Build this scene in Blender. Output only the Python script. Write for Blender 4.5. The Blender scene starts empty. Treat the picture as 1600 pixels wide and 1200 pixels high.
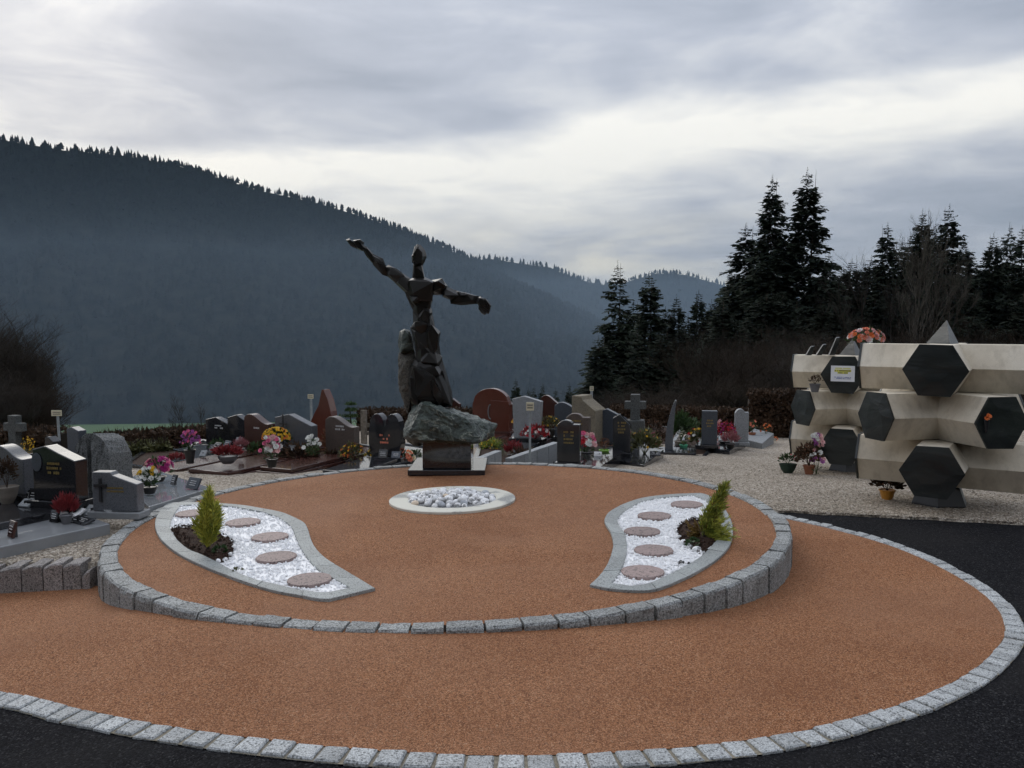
import bpy, bmesh, math, random
import numpy as np
from mathutils import Vector, Matrix
from mathutils.geometry import tessellate_polygon

random.seed(7); np.random.seed(7)
SC = bpy.context.scene
COL = SC.collection
R = math.radians

# ------------------------------------------------------------------ camera
FPX, HZ, CAMZ = 1300.0, 510.0, 1.6
PITCH = math.atan((600 - HZ) / FPX)
cam_d = bpy.data.cameras.new('camera'); cam = bpy.data.objects.new('camera', cam_d); COL.objects.link(cam)
cam.location = (0, 0, CAMZ); cam.rotation_euler = (R(90) - PITCH, 0, 0)
cam_d.sensor_width = 36.0; cam_d.lens = 36.0 * FPX / 1600.0
cam_d.clip_start = 0.05; cam_d.clip_end = 9000
SC.camera = cam

# ------------------------------------------------------------------ world, sun, exposure
SUN_EL, SUN_AZ = 20.0, -29.0            # azimuth measured from +Y towards +X
SC.view_settings.view_transform = 'Standard'; SC.view_settings.look = 'None'
SC.view_settings.exposure = 0.0; SC.view_settings.gamma = 1.0
SC.view_settings.use_curve_mapping = False
SC.cycles.use_denoising = True
SC.cycles.max_bounces = 4; SC.cycles.diffuse_bounces = 2; SC.cycles.glossy_bounces = 2; SC.cycles.transmission_bounces = 3
SC.cycles.use_adaptive_sampling = True; SC.cycles.adaptive_threshold = .03
SC.cycles.volume_bounces = 0; SC.cycles.transparent_max_bounces = 4
world = bpy.data.worlds.new('World'); SC.world = world; world.use_nodes = True

class NT:
    """small helper round a node tree"""
    def __init__(s, tree): s.t = tree; s.n = tree.nodes; s.l = tree.links
    def new(s, typ, **kw):
        n = s.n.new(typ)
        for k, v in kw.items(): setattr(n, k, v)
        return n
    def link(s, a, b): s.l.new(a, b)
    def put(s, sock, v):
        if hasattr(v, 'is_output') or isinstance(v, bpy.types.NodeSocket): s.l.new(v, sock)
        else: sock.default_value = v
    def math(s, op, a, b=0.0, c=None, clamp=False):
        n = s.n.new('ShaderNodeMath'); n.operation = op; n.use_clamp = clamp
        s.put(n.inputs[0], a); s.put(n.inputs[1], b)
        if c is not None: s.put(n.inputs[2], c)
        return n.outputs[0]
    def mix(s, f, a, b, mode='MIX'):
        n = s.n.new('ShaderNodeMix'); n.data_type = 'RGBA'; n.blend_type = mode
        s.put(n.inputs[0], f)
        s.put(n.inputs[6], a if not isinstance(a, tuple) else (*a[:3], 1)); s.put(n.inputs[7], b if not isinstance(b, tuple) else (*b[:3], 1))
        return n.outputs[2]
    def noise(s, vec, scale, detail=4, rough=.55, dist=0.0):
        n = s.n.new('ShaderNodeTexNoise'); n.inputs['Scale'].default_value = scale; n.inputs['Detail'].default_value = detail
        n.inputs['Roughness'].default_value = rough; n.inputs['Distortion'].default_value = dist
        if vec is not None: s.l.new(vec, n.inputs['Vector'])
        return n.outputs[0]
    def voro(s, vec, scale, feat='F1', out='Distance', rnd=1.0):
        n = s.n.new('ShaderNodeTexVoronoi'); n.feature = feat; n.inputs['Scale'].default_value = scale
        n.inputs['Randomness'].default_value = rnd
        if vec is not None: s.l.new(vec, n.inputs['Vector'])
        return n.outputs[out]
    def ramp(s, f, stops):
        n = s.n.new('ShaderNodeValToRGB'); e = n.color_ramp.elements
        while len(e) < len(stops): e.new(0.5)
        for i, (p, c) in enumerate(stops):
            e[i].position = p; e[i].color = (*c, 1) if isinstance(c, tuple) else (c, c, c, 1)
        s.l.new(f, n.inputs[0]); return n.outputs[0]
    def smooth(s, x, a, b):
        n = s.n.new('ShaderNodeMapRange'); n.interpolation_type = 'SMOOTHSTEP'
        s.put(n.inputs[0], x); n.inputs[1].default_value = a; n.inputs[2].default_value = b
        return n.outputs[0]

SKY_GAIN = 0.98
def build_sky():
    t = NT(world.node_tree); t.n.clear()
    tc = t.new('ShaderNodeTexCoord'); sep = t.new('ShaderNodeSeparateXYZ'); t.link(tc.outputs['Generated'], sep.inputs[0])
    X, Y, Z = sep.outputs
    sky = t.new('ShaderNodeTexSky', sky_type='NISHITA'); sky.sun_disc = False
    sky.sun_elevation = R(SUN_EL); sky.sun_rotation = R(SUN_AZ); sky.altitude = 700; sky.dust_density = 2.0
    zc = t.math('MAXIMUM', Z, 0.0)
    den = t.math('ADD', zc, 0.10)
    cu = t.math('DIVIDE', X, den); cv = t.math('DIVIDE', Y, den)
    cmb = t.new('ShaderNodeCombineXYZ'); t.put(cmb.inputs[0], cu); t.put(cmb.inputs[1], cv)
    P = cmb.outputs[0]
    n1 = t.noise(P, 0.42, 5, .52, .35)
    n2 = t.noise(P, 1.8, 7, .58, .6)
    # low sheet near the skyline: long flat streaks in angle space
    mp = t.new('ShaderNodeMapping'); mp.inputs['Scale'].default_value = (2.2, 2.2, 11.0); mp.inputs['Location'].default_value = (0.4, 0.1, 0.25)
    t.link(tc.outputs['Generated'], mp.inputs[0])
    n3 = t.noise(mp.outputs[0], 1.0, 5, .55, .3)
    # a long break in the cloud deck: a band across the front sky, tilting up to the +X side
    az = t.math('ARCTAN2', X, Y)
    wob = t.math('MULTIPLY', t.math('SUBTRACT', t.noise(mp.outputs[0], .8, 4, .5, .2), .5), .16)
    edge = t.math('ADD', t.math('ADD', t.math('MULTIPLY', az, .085), .238), wob)      # sin(elevation) of the upper lip of the break
    d = t.math('SUBTRACT', edge, Z)
    lip = t.smooth(d, -.012, .035)
    tail = t.math('SUBTRACT', 1.0, t.smooth(d, .035, .15))
    brk = t.math('MULTIPLY', lip, t.math('ADD', t.math('MULTIPLY', tail, .75), .25))
    brk = t.math('MULTIPLY', brk, t.smooth(t.math('COSINE', t.math('SUBTRACT', az, .1)), .2, .8))
    v = t.math('ADD', t.math('MULTIPLY', n1, .72), t.math('MULTIPLY', n2, .46))
    v = t.math('ADD', v, t.math('MULTIPLY', t.math('SUBTRACT', n3, .5), .55))
    v = t.math('ADD', v, t.math('MULTIPLY', brk, .30))
    # thinner cloud where the sun stands behind it
    sd = t.new('ShaderNodeVectorMath', operation='DOT_PRODUCT'); t.link(tc.outputs['Generated'], sd.inputs[0])
    sd.inputs[1].default_value = (math.sin(R(SUN_AZ)) * math.cos(R(SUN_EL)), math.cos(R(SUN_AZ)) * math.cos(R(SUN_EL)), math.sin(R(SUN_EL)))
    glow = t.math('POWER', t.math('MAXIMUM', sd.outputs['Value'], 0.0), 60.0)
    v = t.math('ADD', v, t.math('MULTIPLY', glow, t.math('MULTIPLY', n2, .30)))
    colr = t.ramp(t.math('SUBTRACT', v, .075), [(.36, (.36, .40, .475)), (.52, (.49, .525, .60)), (.66, (.68, .70, .735)), (.86, (1.0, .985, .93))])
    # warmer, clearer strip low over the end of the valley
    low = t.math('MULTIPLY', t.math('SUBTRACT', 1.0, t.smooth(Z, .075, .15)), t.smooth(n3, .42, .62))
    low = t.math('MULTIPLY', low, t.smooth(t.math('COSINE', t.math('SUBTRACT', az, .06)), .90, .985))
    colr = t.mix(t.math('MULTIPLY', low, .75), colr, (1.0, .945, .80))
    # brightness of an overcast vault: zenith about three times the skyline
    ov = t.math('ADD', t.math('MULTIPLY', zc, 1.35), .72)
    mul = t.new('ShaderNodeVectorMath', operation='SCALE'); t.link(colr, mul.inputs[0]); t.put(mul.inputs[3], t.math('MULTIPLY', ov, 10.0 * SKY_GAIN))
    final = t.mix(t.math('MULTIPLY', .06, 1.0), mul.outputs[0], sky.outputs[0])
    bg = t.new('ShaderNodeBackground'); t.link(final, bg.inputs[0]); bg.inputs[1].default_value = 0.10
    out = t.new('ShaderNodeOutputWorld'); t.link(bg.outputs[0], out.inputs[0])

build_sky()

sun_d = bpy.data.lights.new('sun', 'SUN'); sun = bpy.data.objects.new('sun', sun_d); COL.objects.link(sun)
sun_d.energy = 1.1; sun_d.angle = R(35); sun_d.color = (1.0, .95, .86)
sv = Vector((math.sin(R(SUN_AZ)) * math.cos(R(SUN_EL + 12)), math.cos(R(SUN_AZ)) * math.cos(R(SUN_EL + 12)), math.sin(R(SUN_EL + 12))))
sun.rotation_euler = sv.to_track_quat('Z', 'Y').to_euler(); sun.location = (-20, 30, 30)

# ------------------------------------------------------------------ photograph to place
def ray(px, py):
    u = (px - 800) / FPX; v = (600 - py) / FPX
    return Vector((u, math.cos(PITCH) + v * math.sin(PITCH), -math.sin(PITCH) + v * math.cos(PITCH)))
def at(px, py, Y):
    d = ray(px, py); k = Y / d.y
    return Vector((d.x * k, Y, CAMZ + d.z * k))
def on(px, py, zf):
    d = ray(px, py); z = zf(0, 8)
    for _ in range(40):
        k = (z - CAMZ) / d.z; z = zf(d.x * k, d.y * k)
    k = (z - CAMZ) / d.z
    return Vector((d.x * k, d.y * k, z))

CX, CY, CR = -0.485, 7.02, 2.736           # round platform
def zd(x, y): return 0.0155 * (x - CX)     # its very slight fall
def zgrav(x, y):                           # cemetery gravel
    a = -0.12; b = -0.14 - 0.07 * (y - 8.2)
    k = 0.06; h = max(0, min(1, .5 + .5 * (b - a) / k))
    z = b * (1 - h) + a * h - k * h * (1 - h)
    return z - .05 * max(0, min(1, (-x - 4.5) / 8))
TC = np.array([(-.49,4.28,-.008),(.2,4.3,-.015),(-1.2,4.3,-.008),(.63,4.55,-.05),(-1.9,4.6,-.03),(1.3,4.85,-.12),(2.0,5.5,-.165),(2.3,6.2,-.19),(2.35,7.3,-.16),
  (-2.4,4.95,-.13),(-2.9,5.5,-.27),(-3.2,5.9,-.28),(-3.8,5.8,-.34),(-4.8,5.5,-.42),(-6,5.4,-.55),(0,3.2,-.05),(0,3.8,-.02),(-1,3.9,-.03),(-1.2,3.4,-.08),(-2.4,3.9,-.2),(-3.6,4.6,-.36),
  (1.2,3.4,-.09),(2.2,3.9,-.15),(3.0,5.0,-.2),(3.0,6.2,-.17),(2.8,7.3,-.14),(5,6,-.2),(6.5,7.2,-.16),(2.7,7.9,-.125),(4.2,7.9,-.135),(6,8,-.14),
  (0,0,-.08),(-3,1.8,-.2),(3,2,-.15),(6,3,-.25),(-6,3,-.5),(0,-4,-.15),(8,5,-.25),(-7,0,-.4),(7,-2,-.25)])
def zpath(x, y):                           # resin path and tarmac
    d2 = (TC[:,0]-x)**2 + (TC[:,1]-y)**2
    w = np.exp(-d2/(2*.5**2)) + 1e-3/(1+d2)**2
    return float((w*TC[:,2]).sum()/w.sum())
def sst(a, b, x):
    t = max(0, min(1, (x-a)/(b-a))); return t*t*(3-2*t)
def zterr(x, y):                           # the lie of the land
    if y < 24: base = zgrav(x, max(y, 5)) - .5 - (.6 if y < 12 else .6*(1-sst(12,20,y)))
    else: base = zgrav(x, 24) - .5
    if y <= 24: return base
    az = math.degrees(math.atan2(x, y)); s = sst(3, 20, az)
    left = max(-58, base - .24*(y-24)); right = max(-40, base - .07*(y-24))
    return left*(1-s) + right*s

# ------------------------------------------------------------------ mesh building
class MB:
    def __init__(s): s.v = []; s.f = []; s.m = []
    def add(s, vs, fs, mi=0):
        o = len(s.v); s.v += [tuple(p) for p in vs]; s.f += [tuple(i+o for i in q) for q in fs]; s.m += [mi]*len(fs); return s
    def box(s, c, d, rz=0, mi=0, mat=None):
        M_ = mat or (Matrix.Translation(c) @ Matrix.Rotation(rz, 4, 'Z'))
        vs = [M_ @ Vector((sx*d[0]/2, sy*d[1]/2, sz*d[2]/2)) for sx in (-1,1) for sy in (-1,1) for sz in (-1,1)]
        return s.add(vs, [(0,1,3,2),(4,6,7,5),(0,4,5,1),(2,3,7,6),(0,2,6,4),(1,5,7,3)], mi)
    def prism(s, poly, y0, y1, mi=0, mat=None):      # outline in x,z pulled along y
        n = len(poly); M_ = mat or Matrix()
        vs = [M_ @ Vector((x, y0, z)) for x, z in poly] + [M_ @ Vector((x, y1, z)) for x, z in poly]
        return s.add(vs, [tuple(range(n)), tuple(range(2*n-1, n-1, -1))] + [(i, i+n, (i+1)%n+n, (i+1)%n) for i in range(n)], mi)
    def hull(s, pts, mi=0):
        bm = bmesh.new()
        for p in pts: bm.verts.new(p)
        r = bmesh.ops.convex_hull(bm, input=bm.verts)
        bmesh.ops.delete(bm, geom=[g for g in r['geom_interior'] if isinstance(g, bmesh.types.BMVert)], context='VERTS')
        bm.verts.index_update(); bm.verts.ensure_lookup_table()
        s.add([v.co[:] for v in bm.verts], [[v.index for v in f.verts] for f in bm.faces], mi); bm.free(); return s
    def tube(s, pts, rad, n=6, mi=0, cap=True):
        rings = []
        for i, p in enumerate(pts):
            p = Vector(p); a = Vector(pts[max(0,i-1)]); b = Vector(pts[min(len(pts)-1,i+1)])
            d = (b-a).normalized(); u = d.orthogonal().normalized()
            if i == 0: ref = u
            else:
                u = (ref - d*ref.dot(d)); u = u.normalized() if u.length > 1e-6 else d.orthogonal().normalized(); ref = u
            w = d.cross(u); r = rad[i] if hasattr(rad, '__len__') else rad
            rings.append([p + (u*math.cos(2*math.pi*k/n) + w*math.sin(2*math.pi*k/n))*r for k in range(n)])
        vs = [q for r_ in rings for q in r_]; fs = []
        for i in range(len(pts)-1):
            for k in range(n): fs.append((i*n+k, i*n+(k+1)%n, (i+1)*n+(k+1)%n, (i+1)*n+k))
        if cap: fs += [tuple(range(n-1,-1,-1)), tuple(range((len(pts)-1)*n, len(pts)*n))]
        return s.add(vs, fs, mi)
    def lathe(s, prof, n=16, c=(0,0,0), mi=0):
        vs = []; fs = []
        for r, z in prof:
            for k in range(n): vs.append((c[0]+r*math.cos(2*math.pi*k/n), c[1]+r*math.sin(2*math.pi*k/n), c[2]+z))
        for i in range(len(prof)-1):
            for k in range(n): fs.append((i*n+k, i*n+(k+1)%n, (i+1)*n+(k+1)%n, (i+1)*n+k))
        fs += [tuple(range(n-1,-1,-1)), tuple(range((len(prof)-1)*n, len(prof)*n))]
        return s.add(vs, fs, mi)
    def mesh(s, name, mats, smooth=False):
        me = bpy.data.meshes.new(name); me.from_pydata(s.v, [], s.f)
        for m in (mats if isinstance(mats, (list, tuple)) else [mats]): me.materials.append(m)
        me.polygons.foreach_set('material_index', s.m)
        if smooth: me.polygons.foreach_set('use_smooth', [True]*len(s.f))
        me.update(); return me
    def build(s, name, mats, parent=None, smooth=False, bevel=0, kind=None, loc=None):
        return obj(name, s.mesh(name, mats, smooth), parent, bevel, kind, loc)
def obj(name, me, parent=None, bevel=0, kind=None, loc=None):
    o = bpy.data.objects.new(name, me); COL.objects.link(o)
    if parent: o.parent = parent
    if bevel:
        b = o.modifiers.new('bevel', 'BEVEL'); b.width = bevel; b.segments = 2; b.limit_method = 'ANGLE'; b.angle_limit = R(35)
    if kind: o['kind'] = kind
    if loc is not None: o.location = loc
    return o
def thing(name, label, cat, loc=(0,0,0), rz=0, group=None, sc=1.0):
    o = bpy.data.objects.new(name, None); COL.objects.link(o)
    o.location = loc; o.rotation_euler = (0,0,rz); o.scale = (sc,)*3; o.empty_display_size = .1
    return tag(o, label, cat, group)
def tag(o, label, cat, group=None):
    o['label'] = label; o['category'] = cat
    if group: o['group'] = group
    return o
def struct(o, label=None):
    o['kind'] = 'structure'
    if label: o['label'] = label
    return o
def rnd(a, b): return random.uniform(a, b)

# ------------------------------------------------------------------ materials
MATS = {}
def mat(name):
    m = bpy.data.materials.new(name); m.use_nodes = True
    t = NT(m.node_tree); t.bsdf = t.n['Principled BSDF']; MATS[name] = m
    tc = t.new('ShaderNodeTexCoord'); t.P = tc.outputs['Object']; t.G = t.new('ShaderNodeNewGeometry').outputs['Position']
    t.OI = t.new('ShaderNodeObjectInfo').outputs['Random']
    t.m = m; return t
def fin(t, col, rough=.7, spec=.5, bump=None, bstr=.3, bdist=.01, metal=0.0, bump2=None):
    b = t.bsdf; t.put(b.inputs['Base Color'], col if not isinstance(col, tuple) else (*col, 1)); t.put(b.inputs['Roughness'], rough)
    b.inputs['Specular IOR Level'].default_value = spec; b.inputs['Metallic'].default_value = metal
    if bump is not None:
        n = t.new('ShaderNodeBump'); n.inputs['Strength'].default_value = bstr; n.inputs['Distance'].default_value = bdist
        t.link(bump, n.inputs['Height']); t.link(n.outputs[0], b.inputs['Normal'])
    return t.m
def plain(name, col, rough=.6, spec=.5, var=.25, scale=8, metal=0.0):
    t = mat(name); n = t.noise(t.G, scale, 4)
    c = t.mix(t.ramp(n, [(.3, 0.0), (.7, 1.0)]), tuple(x*(1-var) for x in col), tuple(min(1, x*(1+var)) for x in col))
    return fin(t, c, rough, spec, n, .15, .01, metal)
def granite(name, col, rough=.55, dark=.35, lite=1.5, grain=160, bstr=.25, bumpy=None, stain=.25):
    t = mat(name)
    g1 = t.noise(t.G, grain, 3, .7); g2 = t.voro(t.G, grain*.8, 'F1', 'Color')
    sep = t.new('ShaderNodeSeparateColor'); t.link(g2, sep.inputs[0])
    base = t.mix(t.ramp(g1, [(.38, 0.0), (.62, 1.0)]), tuple(x*dark for x in col), tuple(min(.9, x*lite) for x in col))
    base = t.mix(t.math('MULTIPLY', t.math('GREATER_THAN', sep.outputs[0], .86), .7), base, tuple(x*.18 for x in col))
    st = t.noise(t.G, 4.5, 6, .65)
    base = t.mix(t.math('MULTIPLY', t.ramp(st, [(.42, 0.0), (.7, 1.0)]), stain), base, (.12, .115, .10))
    vary = t.math('ADD', t.math('MULTIPLY', t.OI, .3), .85)
    hs = t.new('ShaderNodeHueSaturation'); t.link(base, hs.inputs['Color']); t.link(vary, hs.inputs['Value'])
    bm_ = g1 if bumpy is None else t.math('ADD', t.math('MULTIPLY', g1, .25), t.noise(t.G, bumpy, 5, .65))
    return fin(t, hs.outputs[0], rough, .5, bm_, bstr, .012)

def polished(name, col, rough=.12, grain=260, fleck=(.25,.25,.27), amt=.25, spec=.6):
    t = mat(name); g = t.noise(t.G, grain, 3, .7); v = t.noise(t.G, 5, 5, .6)
    c = t.mix(t.math('MULTIPLY', t.ramp(g, [(.5, 0.0), (.72, 1.0)]), amt), col, fleck)
    c = t.mix(t.math('MULTIPLY', t.ramp(v, [(.35, 0.0), (.7, 1.0)]), .35), c, tuple(x*.6 for x in col))
    rr = t.math('ADD', t.math('MULTIPLY', t.noise(t.G, 3.0, 5, .6), .08), rough - .03)
    return fin(t, c, rr, spec, v, .01, .01)

def m_resin():
    t = mat('resin_gravel')
    v = t.voro(t.G, 185, 'F1', 'Distance'); vc = t.voro(t.G, 185, 'F1', 'Color')
    sep = t.new('ShaderNodeSeparateColor'); t.link(vc, sep.inputs[0])
    c = t.ramp(sep.outputs[0], [(0.0, (.10, .035, .013)), (.3, (.285, .12, .052)), (.6, (.415, .182, .082)), (.88, (.505, .25, .125)), (1.0, (.60, .37, .23))])
    big = t.noise(t.G, 1.3, 5, .6); mid = t.noise(t.G, 9, 4, .6)
    c = t.mix(t.math('MULTIPLY', t.ramp(big, [(.36, 1.0), (.62, 0.0)]), .34), c, (.19, .073, .032))
    c = t.mix(t.math('MULTIPLY', t.ramp(mid, [(.5, 0.0), (.75, 1.0)]), .22), c, (.40, .205, .118))
    wide = t.noise(t.G, .42, 4, .55, .8)
    c = t.mix(t.math('MULTIPLY', t.ramp(wide, [(.46, 0.0), (.68, 1.0)]), .38), c, (.44, .24, .145))
    c = t.mix(t.math('MULTIPLY', t.ramp(v, [(.35, 0.0), (.75, 1.0)]), .55), c, (.06, .02, .008))
    h = t.math('SUBTRACT', 1.0, v)
    return fin(t, c, .8, .18, h, .75, .006)
def m_gravel():
    t = mat('beige_gravel')
    s1 = 58
    v = t.voro(t.G, s1, 'F1', 'Distance'); vc = t.voro(t.G, s1, 'F1', 'Color')
    sep = t.new('ShaderNodeSeparateColor'); t.link(vc, sep.inputs[0])
    c = t.ramp(sep.outputs[0], [(0.0, (.17, .13, .10)), (.35, (.38, .32, .25)), (.7, (.53, .455, .37)), (1.0, (.72, .65, .56))])
    c = t.mix(t.math('MULTIPLY', t.ramp(v, [(.3, 0.0), (.7, 1.0)]), .55), c, (.09, .072, .052))
    big = t.noise(t.G, .9, 5, .6)
    c = t.mix(t.math('MULTIPLY', t.ramp(big, [(.45, 0.0), (.7, 1.0)]), .4), c, (.17, .14, .095))
    h = t.math('SUBTRACT', 1.0, v)
    return fin(t, c, .8, .35, h, 1.0, .016)
def m_tarmac():
    t = mat('tarmac')
    v = t.voro(t.G, 130, 'F1', 'Distance'); vc = t.voro(t.G, 130, 'F1', 'Color')
    sep = t.new('ShaderNodeSeparateColor'); t.link(vc, sep.inputs[0])
    c = t.ramp(sep.outputs[0], [(0.0, (.006, .006, .007)), (.6, (.013, .013, .015)), (.93, (.026, .026, .029)), (1.0, (.06, .06, .06))])
    big = t.noise(t.G, 1.1, 5, .6)
    c = t.mix(t.math('MULTIPLY', t.ramp(big, [(.45, 0.0), (.65, 1.0)]), .5), c, (.026, .025, .025))
    return fin(t, c, t.math('ADD', t.math('MULTIPLY', big, .2), .75), .03, t.math('SUBTRACT', 1.0, v), .8, .006)
def m_slate():
    t = mat('slate'); mp = t.new('ShaderNodeMapping'); mp.inputs['Scale'].default_value = (1, 1, 3.2); mp.inputs['Rotation'].default_value = (.3, .5, .2)
    t.link(t.G, mp.inputs[0]); n = t.noise(mp.outputs[0], 2.2, 7, .58, .5); n2 = t.noise(t.G, 40, 4, .6)
    c = t.ramp(n, [(.3, (.011, .013, .013)), (.55, (.027, .031, .030)), (.75, (.058, .063, .060))])
    c = t.mix(t.math('MULTIPLY', t.ramp(n2, [(.6, 0.0), (.8, 1.0)]), .3), c, (.06, .06, .06))
    return fin(t, c, .28, .42, t.math('ADD', n, t.math('MULTIPLY', n2, .05)), .35, .03)
def m_cream():
    t = mat('cream_stone'); n = t.noise(t.G, 2.2, 7, .62); g = t.noise(t.G, 150, 3, .7)
    c = t.ramp(n, [(.3, (.56, .49, .385)), (.55, (.72, .65, .53)), (.75, (.78, .72, .62))])
    c = t.mix(t.math('MULTIPLY', t.ramp(g, [(.4, 0.0), (.65, 1.0)]), .25), c, (.4, .35, .27))
    mp = t.new('ShaderNodeMapping'); mp.inputs['Scale'].default_value = (9, 9, .8); t.link(t.G, mp.inputs[0])
    st = t.noise(mp.outputs[0], 1.2, 5, .6)
    c = t.mix(t.math('MULTIPLY', t.ramp(st, [(.48, 0.0), (.72, 1.0)]), .42), c, (.3, .25, .18))
    return fin(t, c, .75, .35, g, .2, .006)
def m_serp():
    t = mat('green_serpentine'); d = t.noise(t.P, 3, 5, .6)
    n = t.noise(t.G, 5.5, 9, .68, 2.0); n2 = t.noise(t.G, 22, 6, .65, .5)
    c = t.ramp(n, [(.3, (.010, .015, .013)), (.5, (.034, .048, .042)), (.62, (.07, .094, .08)), (.8, (.15, .18, .15))])
    vein = t.math('ABSOLUTE', t.math('SUBTRACT', t.noise(t.G, 2.1, 5, .6, 1.4), .5))
    c = t.mix(t.math('MULTIPLY', t.math('SUBTRACT', 1.0, t.smooth(vein, .0, .018)), .55), c, (.34, .36, .30))
    c = t.mix(t.math('MULTIPLY', t.ramp(n2, [(.55, 0.0), (.75, 1.0)]), .5), c, (.12, .155, .135))
    return fin(t, c, .42, .5, t.math('ADD', n, t.math('MULTIPLY', n2, .4)), .8, .035)
def m_leaf(name, a, b, rough=.6, tr=.0, scale=3.0):
    t = mat(name); n = t.noise(t.G, scale, 3, .6); n2 = t.noise(t.G, scale*14, 2, .6)
    f = t.math('ADD', t.math('MULTIPLY', t.ramp(n, [(.35, 0.0), (.65, 1.0)]), .6), t.math('MULTIPLY', t.ramp(n2, [(.35, 0.0), (.65, 1.0)]), .4))
    return fin(t, t.mix(f, a, b), rough, .3)
def m_grass():
    t = mat('winter_grass'); n = t.noise(t.G, .02, 6, .6); n2 = t.noise(t.G, 3, 4, .6)
    c = t.ramp(n, [(.35, (.045, .10, .03)), (.6, (.08, .15, .05))]); c = t.mix(t.math('MULTIPLY', n2, .4), c, (.07, .06, .035))
    return fin(t, c, .85, .2)
def m_forest():
    t = mat('forest_spruce')
    sep = t.new('ShaderNodeSeparateXYZ'); t.link(t.G, sep.inputs[0])
    n = t.noise(t.G, .012, 4, .6); n2 = t.noise(t.G, .12, 2, .6)
    # bare broadleaf wood grows low on the slope, spruce above; the paler foot also paints in mist
    belt = t.smooth(t.math('ADD', sep.outputs[2], t.math('MULTIPLY', t.math('SUBTRACT', n, .5), 160.0)), 20.0, 110.0)
    n2 = t.ramp(t.noise(t.G, .09, 4, .65), [(.35, 0.0), (.65, 1.0)])
    low = t.mix(n2, (.008, .010, .0095), (.030, .031, .028)); high = t.mix(n2, (.002, .0035, .003), (.0095, .012, .010))
    return fin(t, t.mix(belt, low, high), 1.0, .0)
def m_soil():
    t = mat('soil'); n = t.noise(t.G, 45, 5, .7)
    return fin(t, t.ramp(n, [(.3, (.012, .007, .005)), (.6, (.05, .026, .017)), (.8, (.09, .05, .032))]), .9, .2, n, 1.0, .02)

resin = m_resin(); gravel = m_gravel(); tarmac = m_tarmac(); slate = m_slate(); cream = m_cream(); serp = m_serp(); grass = m_grass(); forest_m = m_forest(); soil = m_soil()
g_light = granite('pale_granite', (.40, .415, .42), .7, .5, 1.35, 170, .3, 30)
g_rim = granite('rough_grey_granite', (.30, .31, .305), .75, .35, 1.45, 120, .55, 26, .4)
g_sett = granite('sett_granite', (.41, .425, .43), .72, .5, 1.4, 150, .5, 24, .3)
g_band = granite('sawn_granite', (.32, .34, .335), .6, .65, 1.25, 210, .15, None, .2)
g_block = granite('pinkish_granite', (.28, .255, .245), .8, .45, 1.4, 130, .8, 18, .3)
g_grey = granite('grey_headstone_granite', (.095, .102, .115), .28, .6, 1.4, 240, .1, None, .15)
g_pale = granite('pale_headstone_granite', (.25, .265, .28), .45, .65, 1.3, 240, .1, None, .15)
g_blue = granite('blue_grey_granite', (.05, .06, .077), .35, .6, 1.5, 240, .1, None, .1)
g_brown = granite('brown_granite', (.10, .075, .064), .4, .55, 1.5, 220, .1, None, .15)
g_rough = granite('rough_hewn_granite', (.125, .13, .13), .85, .4, 1.6, 110, .9, 14, .3)
g_cross = granite('dark_speckled_granite', (.065, .07, .07), .85, .4, 1.7, 110, .7, 14, .3)
g_tan = granite('tan_sandstone', (.22, .185, .13), .8, .7, 1.25, 120, .4, 12, .3)
p_black = polished('polished_black_granite', (.012, .012, .014), .06)
p_dark = polished('polished_dark_granite', (.018, .019, .022), .08)
p_red = polished('polished_red_granite', (.095, .027, .017), .2, 200, (.3, .12, .08), .4)
p_maroon = polished('polished_maroon_granite', (.05, .02, .016), .16, 200, (.2, .09, .07), .4)
p_slab = polished('polished_grey_slab', (.25, .26, .27), .055, 240, (.33, .33, .35), .35)
bronze = polished('dark_statue_stone', (.0105, .0095, .0085), .33, 120, (.05, .046, .04), .25, .32)
statue_face = polished('painted_sheen_stone', (.06, .062, .063), .25, 120, (.16, .16, .15), .3)
gold = plain('gold_lettering', (.30, .22, .075), .35, .5, .2, 30, .6)
silver = plain('grey_lettering', (.5, .5, .5), .4, .5, .2, 30)
iron = plain('dark_iron', (.02, .02, .022), .45)
zinc = plain('galvanised_steel', (.30, .33, .35), .45, .5, .15, 20, .3)
ivory = plain('ivory_sign_board', (.62, .57, .42), .6, .3, .08, 12)
inkm = plain('sign_ink', (.10, .10, .10), .7)
white_chip = plain('white_marble', (.88, .88, .89), .6, .4, .06, 60)
white_peb = granite('white_pebble_marble', (.80, .80, .81), .55, .85, 1.15, 60, .08, None, .08)
fawn_peb = plain('fawn_pebble_stone', (.62, .5, .38), .6)
grey_peb = plain('grey_pebble_stone', (.42, .44, .47), .6)
stepst = granite('pink_stepping_stone', (.30, .222, .205), .65, .75, 1.2, 110, .25, 9, .25)
dishm = plain('pale_concrete', (.55, .54, .48), .8, .3, .12, 5)
sandj = plain('jointing_sand', (.22, .195, .15), .9, .2, .3, 60)
darkj = plain('dark_mortar', (.06, .05, .045), .95, .1, .3, 40)
dishg = granite('grit', (.26, .265, .27), .9, .3, 1.6, 90, 1.0, None, .2)
paper = plain('white_paper', (.80, .81, .84), .6, .3, .03, 5)
yellowm = plain('yellow_highlighter', (.72, .68, .10), .6)
bluem = plain('blue_print', (.12, .17, .40), .6)
bark = plain('bark', (.055, .042, .032), .9, .2, .4, 10)
twig = m_leaf('brown_twigs', (.014, .0095, .0065), (.045, .031, .021), .95, scale=.5)
twig2 = m_leaf('grey_twigs', (.018, .014, .011), (.045, .036, .028), .9)
birch = plain('pale_bark', (.075, .066, .054), .85, .2, .4, 6)
needle = m_leaf('spruce_needles', (.010, .017, .011), (.032, .044, .027), .95, scale=.6)
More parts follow.
